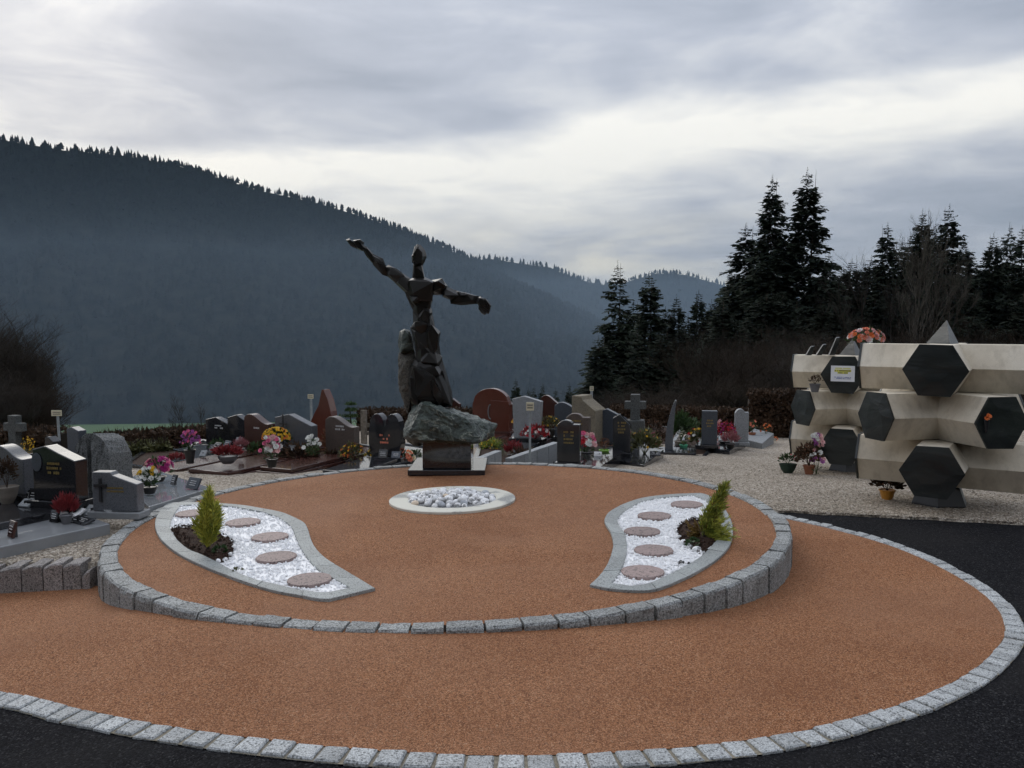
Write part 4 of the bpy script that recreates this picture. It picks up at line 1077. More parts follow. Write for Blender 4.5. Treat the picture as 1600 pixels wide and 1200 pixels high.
G_('brown grey headstone with curved top and faint lettering beside the wooden post', 509, 562, 708, 650, 'ogee', g_brown, p_maroon, -24, .15, .15, 1.4, insc=(2, .3, .75, silver))
G_('black heart shaped double headstone with reddish lettering beside the statue boulder', 576, 634, 712, 645, 'double', p_black, p_dark, -18, .16, .16, 1.2, insc=(3, .3, .5, sal))
G_('maroon headstone peeping out behind the statue robe', 700, 721, 652, 622, 'slant', p_maroon, p_maroon, -20, .3, .14, 0)
g, p, w, h = G_('large round topped red headstone with a pale oval ring', 738, 800, 672, 606, 'round', p_red, p_maroon, -20, .2, .18, 1.2)
b_ = MB(); b_.tube([(w*.0 + .052*math.cos(a), -.10, .2+h*.45 + .15*math.sin(a)) for a in [2*math.pi*i/20 for i in range(21)]], .012, 6, cap=False); b_.build('oval_ring', g_pale, g)
MB().prism([(w*.02,.19),(w*.5,.19),(w*.5,.19+h*.72),(w*.02,.19+h*.74)], -.13, -.092).build('front_panel', p_red, g, bevel=.006)
G_('narrow maroon headstone squeezed beside the round red one', 784, 804, 668, 617, 'ogee', p_maroon, p_maroon, -20, .2, .14, 1.0)
G_('pale grey flared headstone behind the row sign', 800, 849, 684, 618, 'flare', g_pale, p_dark, -16, .2, .14, 1.6)
G_('dark maroon curved headstone right of the pale flared stone', 845, 880, 668, 617, 'ogee', p_maroon, p_dark, -18, .2, .14, 0)
G_('blue grey headstone with wave top before the tan gabled stone', 866, 916, 682, 628, 'ogee', g_blue, p_dark, -18, .2, .15, 0)
G_('tan sandstone monument with an S curved ridge', 893, 946, 690, 617, 'slantstep', g_tan, g_tan, -30, .15, .45, 0)
G_('blue grey slanted headstone behind the dark evergreen', 930, 979, 690, 638, 'slant', g_blue, p_dark, -18, .15, .15, 0)
G_('brown headstone with bumped top behind the black leaning stone', 884, 923, 702, 645, 'bump', g_brown, p_dark, -15, .1, .14, 0, insc=(2, .5, .8, gold))
# --- right row: slabs run away behind the stones
def rgrave(label, xl, xr, yb, yt, shape, m_, slabm, quad, yaw, insc=None, t=.13, zs=.09, cross=None, bev=.008):
    p = on((xl+xr)/2, yb, lambda x, y: zgrav(x, y) + zs + .06); zg = zgrav(p.x, p.y); k = p.y/FPX
    psi = -math.atan2(p.x, p.y); a = R(yaw) - psi; w = max(.14, ((xr-xl)*k - t*abs(math.sin(a)))/max(.3, math.cos(a))); h = (yb-yt)*k
    g = thing('grave', label, 'grave', (p.x, p.y, zg), R(yaw))
    o = MB().prism([(x*w, z*h + zs + .06) for x, z in SH[shape]], -t/2, t/2).build('headstone', m_, g, bevel=bev)
    MB().box((0, 0, zs + .03), (w*1.15, t*1.7, .056)).build('headstone_base', slabm, g, bevel=.005)
    Mi = (Matrix.Translation((p.x, p.y, zg)) @ Matrix.Rotation(R(yaw), 4, 'Z')).inverted()
    if quad:
        q = [Mi @ on(x, y, lambda X, Y: zgrav(X, Y) + zs) for x, y in quad]
        b_ = MB(); b_.add([(v.x, v.y, -.15) for v in q] + [(v.x, v.y, zs + .0) for v in q], [(3,2,1,0),(4,5,6,7),(0,1,5,4),(1,2,6,5),(2,3,7,6),(3,0,4,7)]); b_.build('slab', slabm, g, bevel=.008)
    if insc: inscription(o, w, zs + .06 + h*insc[2], insc[0], insc[1], t, insc[3], h=min(.03, h*.05))
    if cross: small_cross(o, w*cross[0], zs + .06 + h*cross[1], h*cross[2], t, cross[3])
    return g, p, w, h
rgrave('light grey headstone with wave top and side reflecting sky beside planter, near picture edge', -6, 57, 768, 694, 'ogee', g_grey, p_black, [(-150,782),(-90,800),(68,770),(0,755)], -18, t=.16, zs=.15)
L2 = rgrave('polished black headstone with portrait, gold lettering and sloping pale top', 58, 134, 779, 694, 'peak', p_black, p_black, [(-160,806),(-80,834),(150,786),(62,766)], -14, (3, .42, .68, gold), t=.15, zs=.15)
b_ = MB(); b_.lathe([(.0,0),(.062,.0),(.066,.006),(.055,.008)], 20); o = b_.build('portrait', g_blue, None); o.parent = bpy.data.objects[L2[0].name]; o.rotation_euler = (R(90), 0, 0); o.location = (-.17, -.078, .2 + L2[3]*.72); o.scale = (.8, 1.25, 1)
rgrave('low grey headstone with dark cross and stepped sloping top beside the platform kerb', 149, 223, 797, 735, 'slantstep', g_grey, p_slab, [(-150,838),(-44,864),(172,818),(112,798)], -6, (2, .4, .6, gold), t=.11, zs=.09, cross=(-.3, .55, .6, iron))
rgrave('black headstone with wavy side and gold lettering next to the platform rim', 870, 908, 721, 655, 'bump', p_dark, p_black, [(864,724),(921,736),(976,714),(925,704)], -12, (4, .5, .72, gold))
rgrave('dark narrow headstone with gold lettering before the granite cross', 957, 986, 706, 646, 'slant', p_dark, p_dark, [(950,714),(1006,720),(1037,707),(985,698)], -14, (4, .55, .78, gold))
stone_cross('tall speckled granite cross on a draped pedestal', 992, 615, 700, 33, .8, g_cross, -10, .2, None, (.42, .52))
# curved blade stone
p = on(1044, 703, lambda x, y: zgrav(x, y) + .05); k = p.y/FPX
bg_ = thing('grave', 'tall slim curved blade headstone leaning over an evergreen', 'grave', (p.x, p.y, zgrav(p.x, p.y)), R(-12))
pol = [(-5,0),(6,0)]; pol = [(-5*k, 0), (7*k, 0)] + [((7 + 5*f**2*1.0)*k, .05 + 78*k*f) for f in (.25,.5,.7,.85,1)] + [((10)*k, .05 + 79*k)] + [((-5 + 14*f**2.2)*k, .05 + 78*k*f) for f in (.95,.85,.7,.55,.4,.2)]
MB().prism(pol, -.11, .11).build('headstone', g_grey, bg_, bevel=.006); MB().box((.15, -.1, .02), (.62, .6, .1)).build('slab', p_dark, bg_, bevel=.006)
rgrave('dark blue headstone with gold lettering among red flowers', 1096, 1120, 694, 641, 'flat', g_blue, p_dark, [(1086,697),(1140,702),(1165,692),(1115,685)], -10, (3, .5, .72, gold))
rgrave('pale grey headstone with rounded shoulder at the end of the row', 1147, 1169, 690, 638, 'bump', g_pale, g_pale, [(1160,690),(1191,694),(1209,686),(1178,682)], -8)

def slab_z0(z): return lambda x, y: zgrav(x, y) + z
for lab, quad, m_ in [('flat dark slab between the black double headstone and the pedestal', [(592,726),(656,729),(668,706),(620,702)], p_dark),
    ('flat maroon slab before the brown curved headstone', [(486,726),(548,728),(590,706),(540,702)], p_maroon),
    ('flat dark slab behind the purple vase', [(262,716),(318,722),(362,704),(316,698)], p_dark),
    ('flat dark slab under the row of red flowers', [(786,692),(868,696),(892,676),(820,672)], p_dark),
    ('flat black slab behind the gold lettered black headstone', [(908,704),(950,708),(985,692),(948,686)], p_black),
    ('flat brown grave bed behind the granite cross', [(996,690),(1046,694),(1062,678),(1018,674)], soil),
    ('flat dark grave bed beside the dark blue headstone', [(1046,702),(1100,706),(1122,692),(1076,688)], soil),
    ('flat dark slab left of the statue boulder', [(640,704),(690,706),(700,690),(660,686)], p_dark),
    ('flat soil bed along the low wall right of the pedestal', [(742,716),(800,719),(806,704),(752,700)], soil),
    ('flat dark slab before the round red headstone', [(742,694),(790,697),(806,680),(762,676)], p_maroon),
    ('flat dark bed behind the boulder headstone', [(196,722),(262,728),(300,712),(240,706)], soil)]:
    q = [on(x, y, slab_z0(.07)) for x, y in quad]; c_ = sum(q, Vector())/4; gs_ = thing('flat_grave', lab, 'grave', (c_.x, c_.y, c_.z))
    b_ = MB(); b_.add([(v.x-c_.x, v.y-c_.y, -.2) for v in q] + [(v.x-c_.x, v.y-c_.y, 0) for v in q], [(3,2,1,0),(4,5,6,7),(0,1,5,4),(1,2,6,5),(2,3,7,6),(3,0,4,7)]); b_.build('slab', m_, gs_, bevel=.008)
    b_ = MB()
    for i in range(4):
        u, v = q[i]-c_, q[(i+1) % 4]-c_; d = v-u; b_.box(((u.x+v.x)/2, (u.y+v.y)/2, -.08), (d.length, .07, .2 + .004*(i % 2)), math.atan2(d.y, d.x))
    b_.build('edging', g_grey if m_ != soil else p_dark, gs_)
# plaques and little things lying on the near slabs
def slab_z(z): return lambda x, y: zgrav(x, y) + z
def plaque(label, px, py, w, h, m_, zf, yaw=-20, tilt=35, easel=True):
    p = on(px, py, zf); r_ = thing('memorial_plaque', label, 'plaque', p, R(yaw), 'memorial plaques on the graves')
    M_ = Matrix.Rotation(R(-tilt), 4, 'X') @ Matrix.Translation((0, 0, h/2))
    b_ = MB(); b_.box(None, (w, .022, h), mat=M_); o = b_.build('tablet', m_, r_, bevel=.004)
    if easel: MB().box((0, h*.28, h*.28), (w*.12, .02, h*.6)).build('stand', p_dark, r_)
    b2 = MB()
    for z in (.68, .5, .32): b2.box(None, (w*rnd(.4,.65), .002, h*.05), mat=Matrix.Rotation(R(-tilt), 4, 'X') @ Matrix.Translation((0, -.0125, h*z)))
    b2.build('lettering', silver, r_, kind='stuff'); return r_
zt = slab_z(.152); zn = slab_z(.092)
gq = thing('flat_grave', 'flat polished grave slab with bouquets against the platform rim', 'grave')
b_ = MB(); q = [on(x, y, slab_z(.12)) for x, y in ((186,752),(240,733),(330,762),(250,792))]
for v in q:
    dd_ = math.hypot(v.x-CX, v.y-CY); k_ = max(1, (CR+.03)/dd_); v.x = CX+(v.x-CX)*k_; v.y = CY+(v.y-CY)*k_
b_.add([(v.x, v.y, v.z-.3) for v in q] + [(v.x, v.y, v.z) for v in q], [(3,2,1,0),(4,5,6,7),(0,1,5,4),(1,2,6,5),(2,3,7,6),(3,0,4,7)]); b_.f = [f[::-1] for f in b_.f]; b_.build('slab', p_slab, gq, bevel=.008)
plaque('dark brown upright memorial plaque alone on the near polished slab', 17, 840, .10, .13, p_maroon, zn, -40, 12)
plaque('flat pale book shaped plaque on the slab before the low grey headstone', 126, 803, .16, .10, p_slab, zn, -30, 65)
plaque('small grey plaque tilted on the slab next to the crystal ornament', 150, 808, .15, .10, p_slab, zn, -20, 70)
plaque('dark wedge plaque leaning beside the red heather', 92, 815, .12, .09, p_dark, zn, -25, 40)
plaque('long narrow dark plaque lying across the near slab', 118, 818, .26, .10, p_dark, zn, -35, 72)
plaque('pale tilted plaque between the red heather and low grey headstone', 140, 806, .17, .11, g_pale, zn, -20, 50)
plaque('white open book plaque at the foot of the low grey headstone', 112, 806, .16, .10, white_peb, zn, -35, 60)
plaque('small upright black plaque beside the red heather pot', 84, 816, .09, .10, p_black, zn, -25, 15)
plaque('wide grey plaque leaning on the black portrait headstone slab', 76, 790, .17, .11, p_slab, zt, -20, 45)
plaque('little pale plaque on the black slab beside the planter', 36, 792, .12, .09, g_pale, zt, -20, 55)
plaque('black plaque standing on the black slab corner', 52, 786, .10, .13, p_black, zt, -15, 12)
plaque('grey plaque with lettering nearest the curved platform rim', 299, 764, .17, .12, g_blue, slab_z(.12), -30, 30)
plaque('thin upright dark plaque left of the rim side plaque', 270, 758, .07, .11, p_dark, slab_z(.12), -35, 20)
plaque('silver framed plaque on the black slab by the light headstone', 66, 776, .12, .11, g_pale, zt, -25, 15)
plaque('black book plaque with pale edge on the far left slab', 40, 782, .15, .10, p_black, zt, -30, 30)
plaque('white edged plaque standing before the wide black headstone', 352, 700, .12, .12, g_blue, slab_z(.22), -30, 35)
plaque('tilted grey plaque right of the white edged plaque', 372, 697, .10, .14, p_slab, slab_z(.22), -10, 25)
plaque('leaning slab plaque between the purple vase and black headstone', 335, 702, .14, .12, p_dark, slab_z(.22), -35, 45)
plaque('small dark plaque on the brown slab before the grey slanted headstone', 462, 700, .12, .10, g_blue, slab_z(.22), -20, 30)
plaque('pale plaque on the ground between brown headstone and black double stone', 583, 701, .16, .12, g_blue, slab_z(.1), -15, 40)
plaque('white printed card beside the lime pot', 934, 719, .11, .12, white_peb, slab_z(.09), -10, 10)
plaque('second white card on the far side of the lime pot', 956, 713, .08, .09, white_peb, slab_z(.09), -5, 10)
plaque('grey granite book plaque on the end grave slab', 1184, 688, .20, .12, g_blue, slab_z(.09), -10, 45)
plaque('teal grey plaque lying on the slab left of the pale flared stone', 790, 668, .16, .10, p_slab, slab_z(.2), -20, 60)
p = on(171, 809, zn)
cr = thing('crystal_ornament', 'clear glass ornament at the corner of the near slab', 'ornament', p)
t = mat('clear_glass'); t.bsdf.inputs['Transmission Weight'].default_value = .8; fin(t, (.85, .88, .9), .05, .5); MB().hull([(sph(-1)*.05) + Vector((0, 0, .05)) for _ in range(14)]).build('crystal', MATS['clear_glass'], cr)

# wooden post, fence rails and row signs
p = on(569, 700, zgrav); k = p.y/FPX
pw_ = thing('wooden_marker', 'weathered wooden post with short plank arms between two headstones', 'post', p, R(-15))
MB().box((0,0,30*k), (9*k, .06, 60*k)).build('post', wood, pw_, bevel=.005); MB().box((10*k,.02,36*k), (24*k, .03, 6*k)).build('plank', wood, pw_); MB().box((10*k,.02,23*k), (24*k, .03, 5*k)).build('plank', wood, pw_)
def row_sign(label, px, ytop, ybase, wpx, hpx, depth, lean=0):
    A = at(px, ybase, depth); k = depth/FPX; H = (ybase-ytop)*k; A.z -= .0
    r_ = thing('row_sign', label, 'sign', A, 0, 'row signs on posts')
    MB().tube([(0,0,-.25), (lean*k,0,H-hpx*k*.4)], .9*4*k/2 if depth < 11 else 2.0*k, 8).build('post', zinc, r_)
    MB().box((lean*k, -.03, H - hpx*k/2), (wpx*k, .012, hpx*k), 0).build('plate', ivory, r_, bevel=.002)
    for j in (0, 1): 
        b_ = MB(); x = -wpx*k*.36
        while x < wpx*k*.34:
            l = wpx*k*rnd(.05, .1); b_.box((lean*k + x + l/2, -.037, H - hpx*k*(.34 + .32*j)), (l, .002, hpx*k*.16)); x += l*1.25
        b_.build('lettering', inkm, r_, kind='stuff')
row_sign('cream row sign on a steel post right behind the platform rim', 828, 627, 724, 12, 13, 10.45)
row_sign('cream row sign on a thin post above the boulder headstone', 94, 640, 700, 16, 9, 13.5, -2)
row_sign('small cream row sign left of the red fin stone', 487, 615, 690, 9, 7, 17.5)
row_sign('tiny cream row sign above the tan sandstone monument', 924, 603, 660, 6, 7, 18.5)

# ------------------------------------------------------------------ flowers on the graves
gz = slab_z(0.0); gs = slab_z(.17)
FB = 'flower arrangement'
heather('heather_pot', 'red heather bush in a pot on the near polished slab', 'plant', 104, 818, zn, 36, 50, heath, 'round', p_gry, .28, 700)
planter('planter', 'brown withered shrub in a stone pot before the light grey headstone', 'plant', 12, 786, zt, 34, 76, [brown_l], 0, hedge_l, 'bowl', p_stone, .5, .35, leaves=420)
planter('bouquet', 'magenta and pink flower bouquet beside the white chrysanthemum pot', FB, 248, 752, slab_z(.12), 44, 38, [pk, mg, mg, pl], 46, green_l, 'round', p_blk, .3, .2, leaves=90)
planter('bouquet', 'white and yellow chrysanthemums with spiky leaves in a black pot', FB, 234, 771, slab_z(.12), 38, 44, [wh, wh, yl], 26, green_l, 'round', p_blk, .36, .25, style='spray', leaves=260)
planter('bouquet', 'purple orchid spray in a tall black vase on the far row', FB, 297, 724, slab_z(.12), 34, 52, [vi, vi, pk], 60, green_l, 'vase', p_blk, .34, .42, style='spray', leaves=90, br=.1)
heather('heather_pot', 'red heather mound left of the tall black vase', 'plant', 277, 727, gz, 30, 22, heath, 'bowl', p_blk, .3, 400)
heather('heather_pot', 'long crimson heather trough on the brown slab edge', 'plant', 356, 724, slab_z(.12), 52, 30, heath, 'bowl', p_gry, .4, 800)
heather('heather_pot', 'dusky pink heather behind the crimson trough', 'plant', 377, 708, slab_z(.2), 22, 26, heathp, 'round', p_gry, .3, 400)
planter('bouquet', 'round golden yellow chrysanthemum ball before the slanted grey headstone', FB, 432, 704, slab_z(.2), 42, 36, [yl, yl, yl, og], 130, green_l, 'round', p_blk, .3, .25, leaves=160, br=.09)
planter('bouquet', 'pink roses with white lilies in a dark pot on the slab corner', FB, 425, 730, slab_z(.12), 36, 48, [pk, pk, pl, wh], 44, green_l, 'round', p_blk, .3, .28, style='spray', leaves=90, br=.16)
planter('bouquet', 'white lilies lying on the brown slab', FB, 488, 712, slab_z(.2), 30, 34, [wh], 14, green_l, None, None, style='spray', leaves=150, br=.17)
planter('bouquet', 'brown and yellow faded chrysanthemums before the curved brown headstone', FB, 551, 728, gz, 40, 36, [yl, brown_l, og], 110, dull_l, 'round', p_blk, .3, .2, leaves=200, br=.06)
planter('bouquet', 'low ochre faded chrysanthemums next to the orange roses', FB, 584, 728, gz, 34, 26, [yl, brown_l], 70, dull_l, 'round', p_blk, .3, .2, leaves=160, br=.07)
planter('shrub', 'brown seedheads growing over the curved brown headstone', 'plant', 527, 712, gz, 52, 48, [brown_l], 60, brown_l, None, None, leaves=300, br=.04)
planter('bouquet', 'salmon orange roses with cream ones beside the pedestal', FB, 629, 729, gz, 38, 26, [sal, sal, og, crm], 30, green_l, 'bowl', p_blk, .3, .2, leaves=120, br=.15)
planter('bouquet', 'orange and yellow roses before the pale flared headstone', FB, 809, 676, slab_z(.2), 17, 24, [og, yl], 18, green_l, 'round', p_blk, .3, .3, leaves=60, br=.22)
planter('bouquet', 'yellow green chrysanthemums in a dark pot right of the row sign', FB, 860, 684, slab_z(.2), 28, 34, [yl, dull_l], 60, dull_l, 'round', p_blk, .32, .4, leaves=160, br=.08)
planter('bouquet', 'long low mound of red flowers with white tips on dark slab', FB, 836, 686, slab_z(.2), 44, 20, [rd, rd, wh], 70, heath, None, None, leaves=120, br=.08)
planter('bouquet', 'pink lilies and carnations beside the black gold lettered headstone', FB, 917, 716, slab_z(.09), 32, 40, [pk, pl, pl, wh, rd], 46, green_l, 'round', p_blk, .3, .25, style='spray', leaves=110, br=.17)
planter('planter', 'rusty leaved plant in a lime green pot', 'plant', 944, 715, slab_z(.09), 22, 30, [brown_l], 20, brown_l, 'round', p_lime, .42, .42, leaves=120, br=.1)
planter('shrub', 'round yellow green shrub on the slab by the granite cross', 'plant', 1007, 710, slab_z(.09), 52, 38, [dull_l, yl, brown_l], 60, dull_l, None, None, leaves=360, br=.05)
planter('shrub', 'dark green conical evergreen before the blue grey headstone', 'plant', 949, 690, gz, 20, 46, [green_l], 0, green_l, None, None, leaves=320)
planter('shrub', 'small russet bush behind the granite cross', 'plant', 1022, 682, gz, 28, 28, [brown_l], 30, hedge_l, None, None, leaves=260, br=.06)
p = on(1019, 706, gz); k = p.y/FPX
hrt = thing('heart_pick', 'bright pink heart on a stick among the yellow green shrub', 'ornament', p)
MB().tube([(0,0,0),(0,0,27*k)], .004, 5).build('stick', wood, hrt)
pol = [(8*k*.062*16*math.sin(a)**3/16*1.0, 27*k + 6*k*(13*math.cos(a)-5*math.cos(2*a)-2*math.cos(3*a)-math.cos(4*a))/16) for a in [2*math.pi*i/24 for i in range(24)]]
pol = [(x*10, z) for x, z in pol]; MB().prism([(max(-5*k, min(5*k, x)), z) for x, z in pol], -.012, .012).build('heart', pk, hrt)
planter('planter', 'bushy potted conifer beside the curved blade headstone', 'plant', 1064, 702, gz, 34, 60, [green_l], 0, green_l, 'round', p_stone, .34, .22, leaves=700)
planter('planter', 'mint green pot with small seedling at the gravel edge', 'plant', 1068, 706, gz, 17, 16, [dull_l], 6, green_l, 'round', p_mint, .42, .7, leaves=40)
planter('bouquet', 'mixed yellow and red flowers with white stones right of the mint pot', FB, 1092, 704, gz, 36, 36, [yl, rd, wh, dull_l, dull_l], 60, dull_l, 'bowl', p_stone, .34, .2, leaves=220, br=.09)
planter('bouquet', 'dark red chrysanthemums before the dark blue headstone', FB, 1132, 696, slab_z(.09), 36, 36, [rd, rd, mg], 90, heath, 'round', p_blk, .3, .2, leaves=160, br=.07)
planter('bouquet', 'salmon gladioli rising behind the dark red chrysanthemums', FB, 1121, 690, slab_z(.09), 12, 34, [sal, pl], 22, green_l, None, None, style='spray', leaves=40, br=.25)
planter('bouquet', 'violet flowers at the right of the dark red chrysanthemums', FB, 1151, 694, slab_z(.09), 16, 34, [vi, mg], 30, green_l, None, None, style='spray', leaves=60, br=.16)
heather('heather_pot', 'pale pink heather in a dark pot below the violet flowers', 'plant', 1141, 700, slab_z(.09), 30, 28, heathp, 'round', p_blk, .25, 460)
planter('bouquet', 'rust orange flowers on the end grave beside the hedge', FB, 1197, 686, slab_z(.09), 18, 24, [og, brown_l], 30, dull_l, 'round', p_terra, .3, .3, leaves=60, br=.14)
planter('planter', 'dark leafy plant in terracotta pot by the pale end headstone', 'plant', 1175, 687, slab_z(.09), 18, 32, [brown_l, sal], 12, green_l, 'round', p_terra, .35, .35, leaves=140)
planter('bouquet', 'low orange flower cushion at the foot of the beech hedge', FB, 1211, 690, gz, 9, 8, [og], 14, dull_l, None, None, leaves=30, br=.2)
heather('heather_pot', 'spiky red heather by the retaining wall behind the platform', 'plant', 802, 716, slab_z(.05), 32, 30, heath, 'bowl', p_blk, .2, 500)
planter('shrub', 'narrow dark green dwarf conifer between heather and pedestal', 'plant', 787, 718, slab_z(.0), 16, 34, [green_l], 0, green_l, None, None, leaves=260)
planter('shrub', 'yellow green ground cover along the low wall', 'plant', 768, 706, slab_z(.05), 36, 20, [dull_l, yl], 60, thuja_d, None, None, leaves=260, br=.05)
planter('shrub', 'brown leaved plant under the row sign post', 'plant', 815, 724, slab_z(.0), 34, 26, [brown_l], 0, hedge_l, None, None, leaves=220)
planter('shrub', 'yellow forsythia twigs behind the light grey headstone', 'plant', 45, 716, gz, 26, 34, [yl], 50, dull_l, None, None, style='spray', leaves=50, br=.07)
planter('shrub', 'reddish berry bush behind the round red headstone', 'plant', 762, 668, gz, 44, 22, [brown_l, wh], 30, brown_l, None, None, leaves=200, br=.04)
for a_ in [('shrub','dense dark green cushion before the black headstones','plant',340,706,slab_z(.1),26,20,[green_l],0,green_l),
  ('shrub','dark brown ground cover before the grey slanted headstone','plant',470,716,slab_z(.1),60,18,[brown_l],30,hedge_l),
  ('shrub','dark olive ground cover along the rim before the brown headstone','plant',520,724,gz,46,20,[dull_l],20,hedge_l),
  ('shrub','dark green ivy at the foot of the black double headstone','plant',604,724,gz,44,18,[green_l],0,green_l),
  ('shrub','small green tuft behind the salmon roses','plant',648,722,gz,26,20,[green_l],0,green_l),
  ('shrub','dark foliage at the foot of the maroon headstone','plant',404,712,slab_z(.1),34,20,[brown_l],16,green_l),
  ('shrub','brown bedding plants between the far border and the red heather','plant',236,712,gz,50,16,[brown_l,yl],40,hedge_l),
  ('shrub','brown bedding plants with yellow dots behind the boulder headstone','plant',208,716,gz,34,14,[brown_l,yl],30,dull_l),
  ('shrub','dark green shrub before the round red headstone','plant',753,684,slab_z(.1),30,24,[green_l],0,green_l),
  ('shrub','dark low shrub at the foot of the tan sandstone monument','plant',905,696,gz,40,22,[green_l,brown_l],16,green_l),
  ('shrub','orange brown tuft under the blue grey slanted headstone','plant',968,698,gz,26,20,[brown_l],16,brown_l),
  ('shrub','dark shrubs left of the curved blade headstone','plant',1030,694,gz,26,22,[brown_l],20,hedge_l),
  ('shrub','evergreen bush between blade headstone and dark blue headstone','plant',1080,690,gz,36,40,[green_l],0,green_l)]:
    planter(*a_, None, None, leaves=300, br=.05)
plaque('dark plaque leaning by the dense green cushion', 330, 708, .12, .14, p_dark, slab_z(.12), -20, 30)
plaque('pale cross shaped plaque on the grave of the purple vase', 316, 713, .10, .10, g_pale, slab_z(.12), -15, 40)
plaque('black plaque by the round yellow chrysanthemums', 455, 706, .12, .10, p_black, slab_z(.2), -15, 25)
plaque('dark heart plaque before the black double headstone', 598, 716, .12, .12, p_black, slab_z(.17), -5, 20)
plaque('grey plaque on the slab of the black double headstone', 618, 716, .12, .10, g_blue, slab_z(.17), -5, 35)
plaque('small grey plaque left of the lilies on the brown slab', 472, 704, .08, .10, g_grey, slab_z(.2), -15, 25)
plaque('blue grey plaque behind the red flower mound', 822, 674, .14, .12, g_blue, slab_z(.2), -15, 25)
plaque('dark plaque on the dark slab by the granite cross', 1024, 712, .16, .09, p_dark, slab_z(.09), -5, 55)
# columbarium flowers
planter('planter', 'dark green trough of small flowers at the foot of the farther columbarium', 'plant', 1231, 739, gz, 30, 30, [pl, rd, dull_l], 26, green_l, 'bowl', p_green, .3, .5, leaves=160, br=.07, trough=True)
planter('planter', 'brown chrysanthemum bush in a terracotta pot before the farther columbarium', 'plant', 1264, 741, gz, 44, 48, [brown_l, hedge_l], 220, hedge_l, 'round', p_terra, .24, .3, leaves=420, br=.05)
planter('bouquet', 'white and lilac gladioli with green buds above the brown chrysanthemums', FB, 1275, 742, gz, 24, 64, [wh, pl, vi], 30, green_l, None, None, style='spray', leaves=60, br=.22)
planter('planter', 'small grey pot with dark succulent on the columbarium ledge', 'plant', 1273, 612.5, None, 22, 26, [p_blk], 0, hedge_l, 'round', p_gry, .44, .5, leaves=120, depth=10.78)
planter('bouquet', 'orange and pink artificial flowers on top of the farther columbarium', FB, 1353, 552, None, 52, 38, [og, sal, sal, pl, pl, wh], 60, green_l, 'round', p_blk, .2, .3, leaves=80, br=.12, depth=10.95)
planter('planter', 'ochre bowl with dark withered plant under the nearer columbarium', 'plant', 1386, 780, gz, 46, 34, [brown_l], 20, hedge_l, 'round', p_or, .3, .45, leaves=300, br=.06)
a, zc, O, L = o1[(1, 2)] if True else None
best = min((o1[(1, q)] for q in range(4)), key=lambda r_: abs(math.degrees(r_[0]) % 360 - 282))
a, zc, O, L = best
fv = thing('door_vase', 'single orange flower in a small holder on the slate door', 'ornament', (O.x + (L+.045)*math.cos(a) + .18*math.sin(a), O.y + (L+.045)*math.sin(a) - .18*math.cos(a), zc - .02), a + math.pi/2)
b_ = MB(); b_.lathe([(.012,-.06),(.018,.0),(.022,.05)], 10); b_.build('holder', iron, fv)
b_ = MB()
for q in range(9): bloom(b_, Vector((rnd(-.03,.03), rnd(-.02,.0), .075 + rnd(-.01,.02))), Vector((rnd(-.6,.6), -1, .5)), .022, 0)
b_.build('blossoms', og, fv)

# ------------------------------------------------------------------ dwarf conifers in the beds
def conifer(label, base, tip, spread, n, mats, wts, low=.0):
    r_ = thing('dwarf_conifer', label, 'shrub', base); ax = tip - base; f = MB(); H = ax.length
    for s_ in range(46):
        z0 = rnd(0, .35); v = sph(0); v.z = 0
        hgt = rnd(.45, 1.0); root_ = ax*z0*.3; rad = spread*rnd(.25, 1)*(1.05 - hgt)**.8*1.25
        tipp = ax*hgt + v.normalized()*rad if v.length > .01 else ax*hgt
        mid = root_.lerp(tipp, .5) + v.normalized()*rad*.55
        f.tube([root_, mid, tipp], [.004, .003, .0015], 3)
        for _ in range(n):
            t_ = rnd(.12, 1); q = root_*(1-t_)**2 + mid*2*t_*(1-t_) + tipp*t_*t_
            d = (tipp-root_).normalized() + sph(-1)*.75
            leaf_tri(f, q, d, H*rnd(.06, .17), H*rnd(.005, .010), random.choices(range(len(mats)), wts)[0])
    f.build('foliage', mats, r_, kind='stuff'); tr = MB(); tr.tube([(0,0,-.02), ax*.35, ax*.75], [.012,.009,.004], 6); tr.build('trunk', bark, r_)
B1 = dz(325, 862); conifer('upright golden green dwarf conifer in dark soil', B1 + Vector((0,0,.015)), at(327, 763, B1.y), .125, 170, [thuja_m, thuja_d], [3, 2])
B2 = dz(1097, 842); conifer('dwarf conifer leaning sideways out of its soil patch', B2 + Vector((0,0,.015)), at(1134, 755, B2.y), .085, 130, [thuja_d, thuja_m, thuja_b], [4, 2, 1])
# second, sprawling half of it
f = MB(); rr_ = bpy.data.objects['dwarf_conifer.001']
for s_ in range(44):
    ang_ = rnd(-.5, 1.0); ln = rnd(.12, .25); d = Vector((math.cos(ang_)*.9, rnd(-.5,.3), math.sin(ang_)*.8 + .25)).normalized()*ln
    f.tube([(0.02,0,.02), d*.6 + Vector((0,0,.02)), d], [.003,.002,.001], 3)
    for _ in range(60): t_ = rnd(.15, 1); leaf_tri(f, d*t_, d.normalized() + sph(-1)*.7, rnd(.02,.05), rnd(.0018,.0034), random.choice([0,1,1]))
for s_ in range(14):
    d = Vector((-rnd(.05,.13), rnd(-.06,.02), rnd(.0,.12)))
    for _ in range(30): leaf_tri(f, d*rnd(.2,1), d.normalized() + sph(-1)*.7, rnd(.02,.04), rnd(.003,.005), 2)
f.build('low_branches', [thuja_d, thuja_m, thuja_b], rr_, kind='stuff')
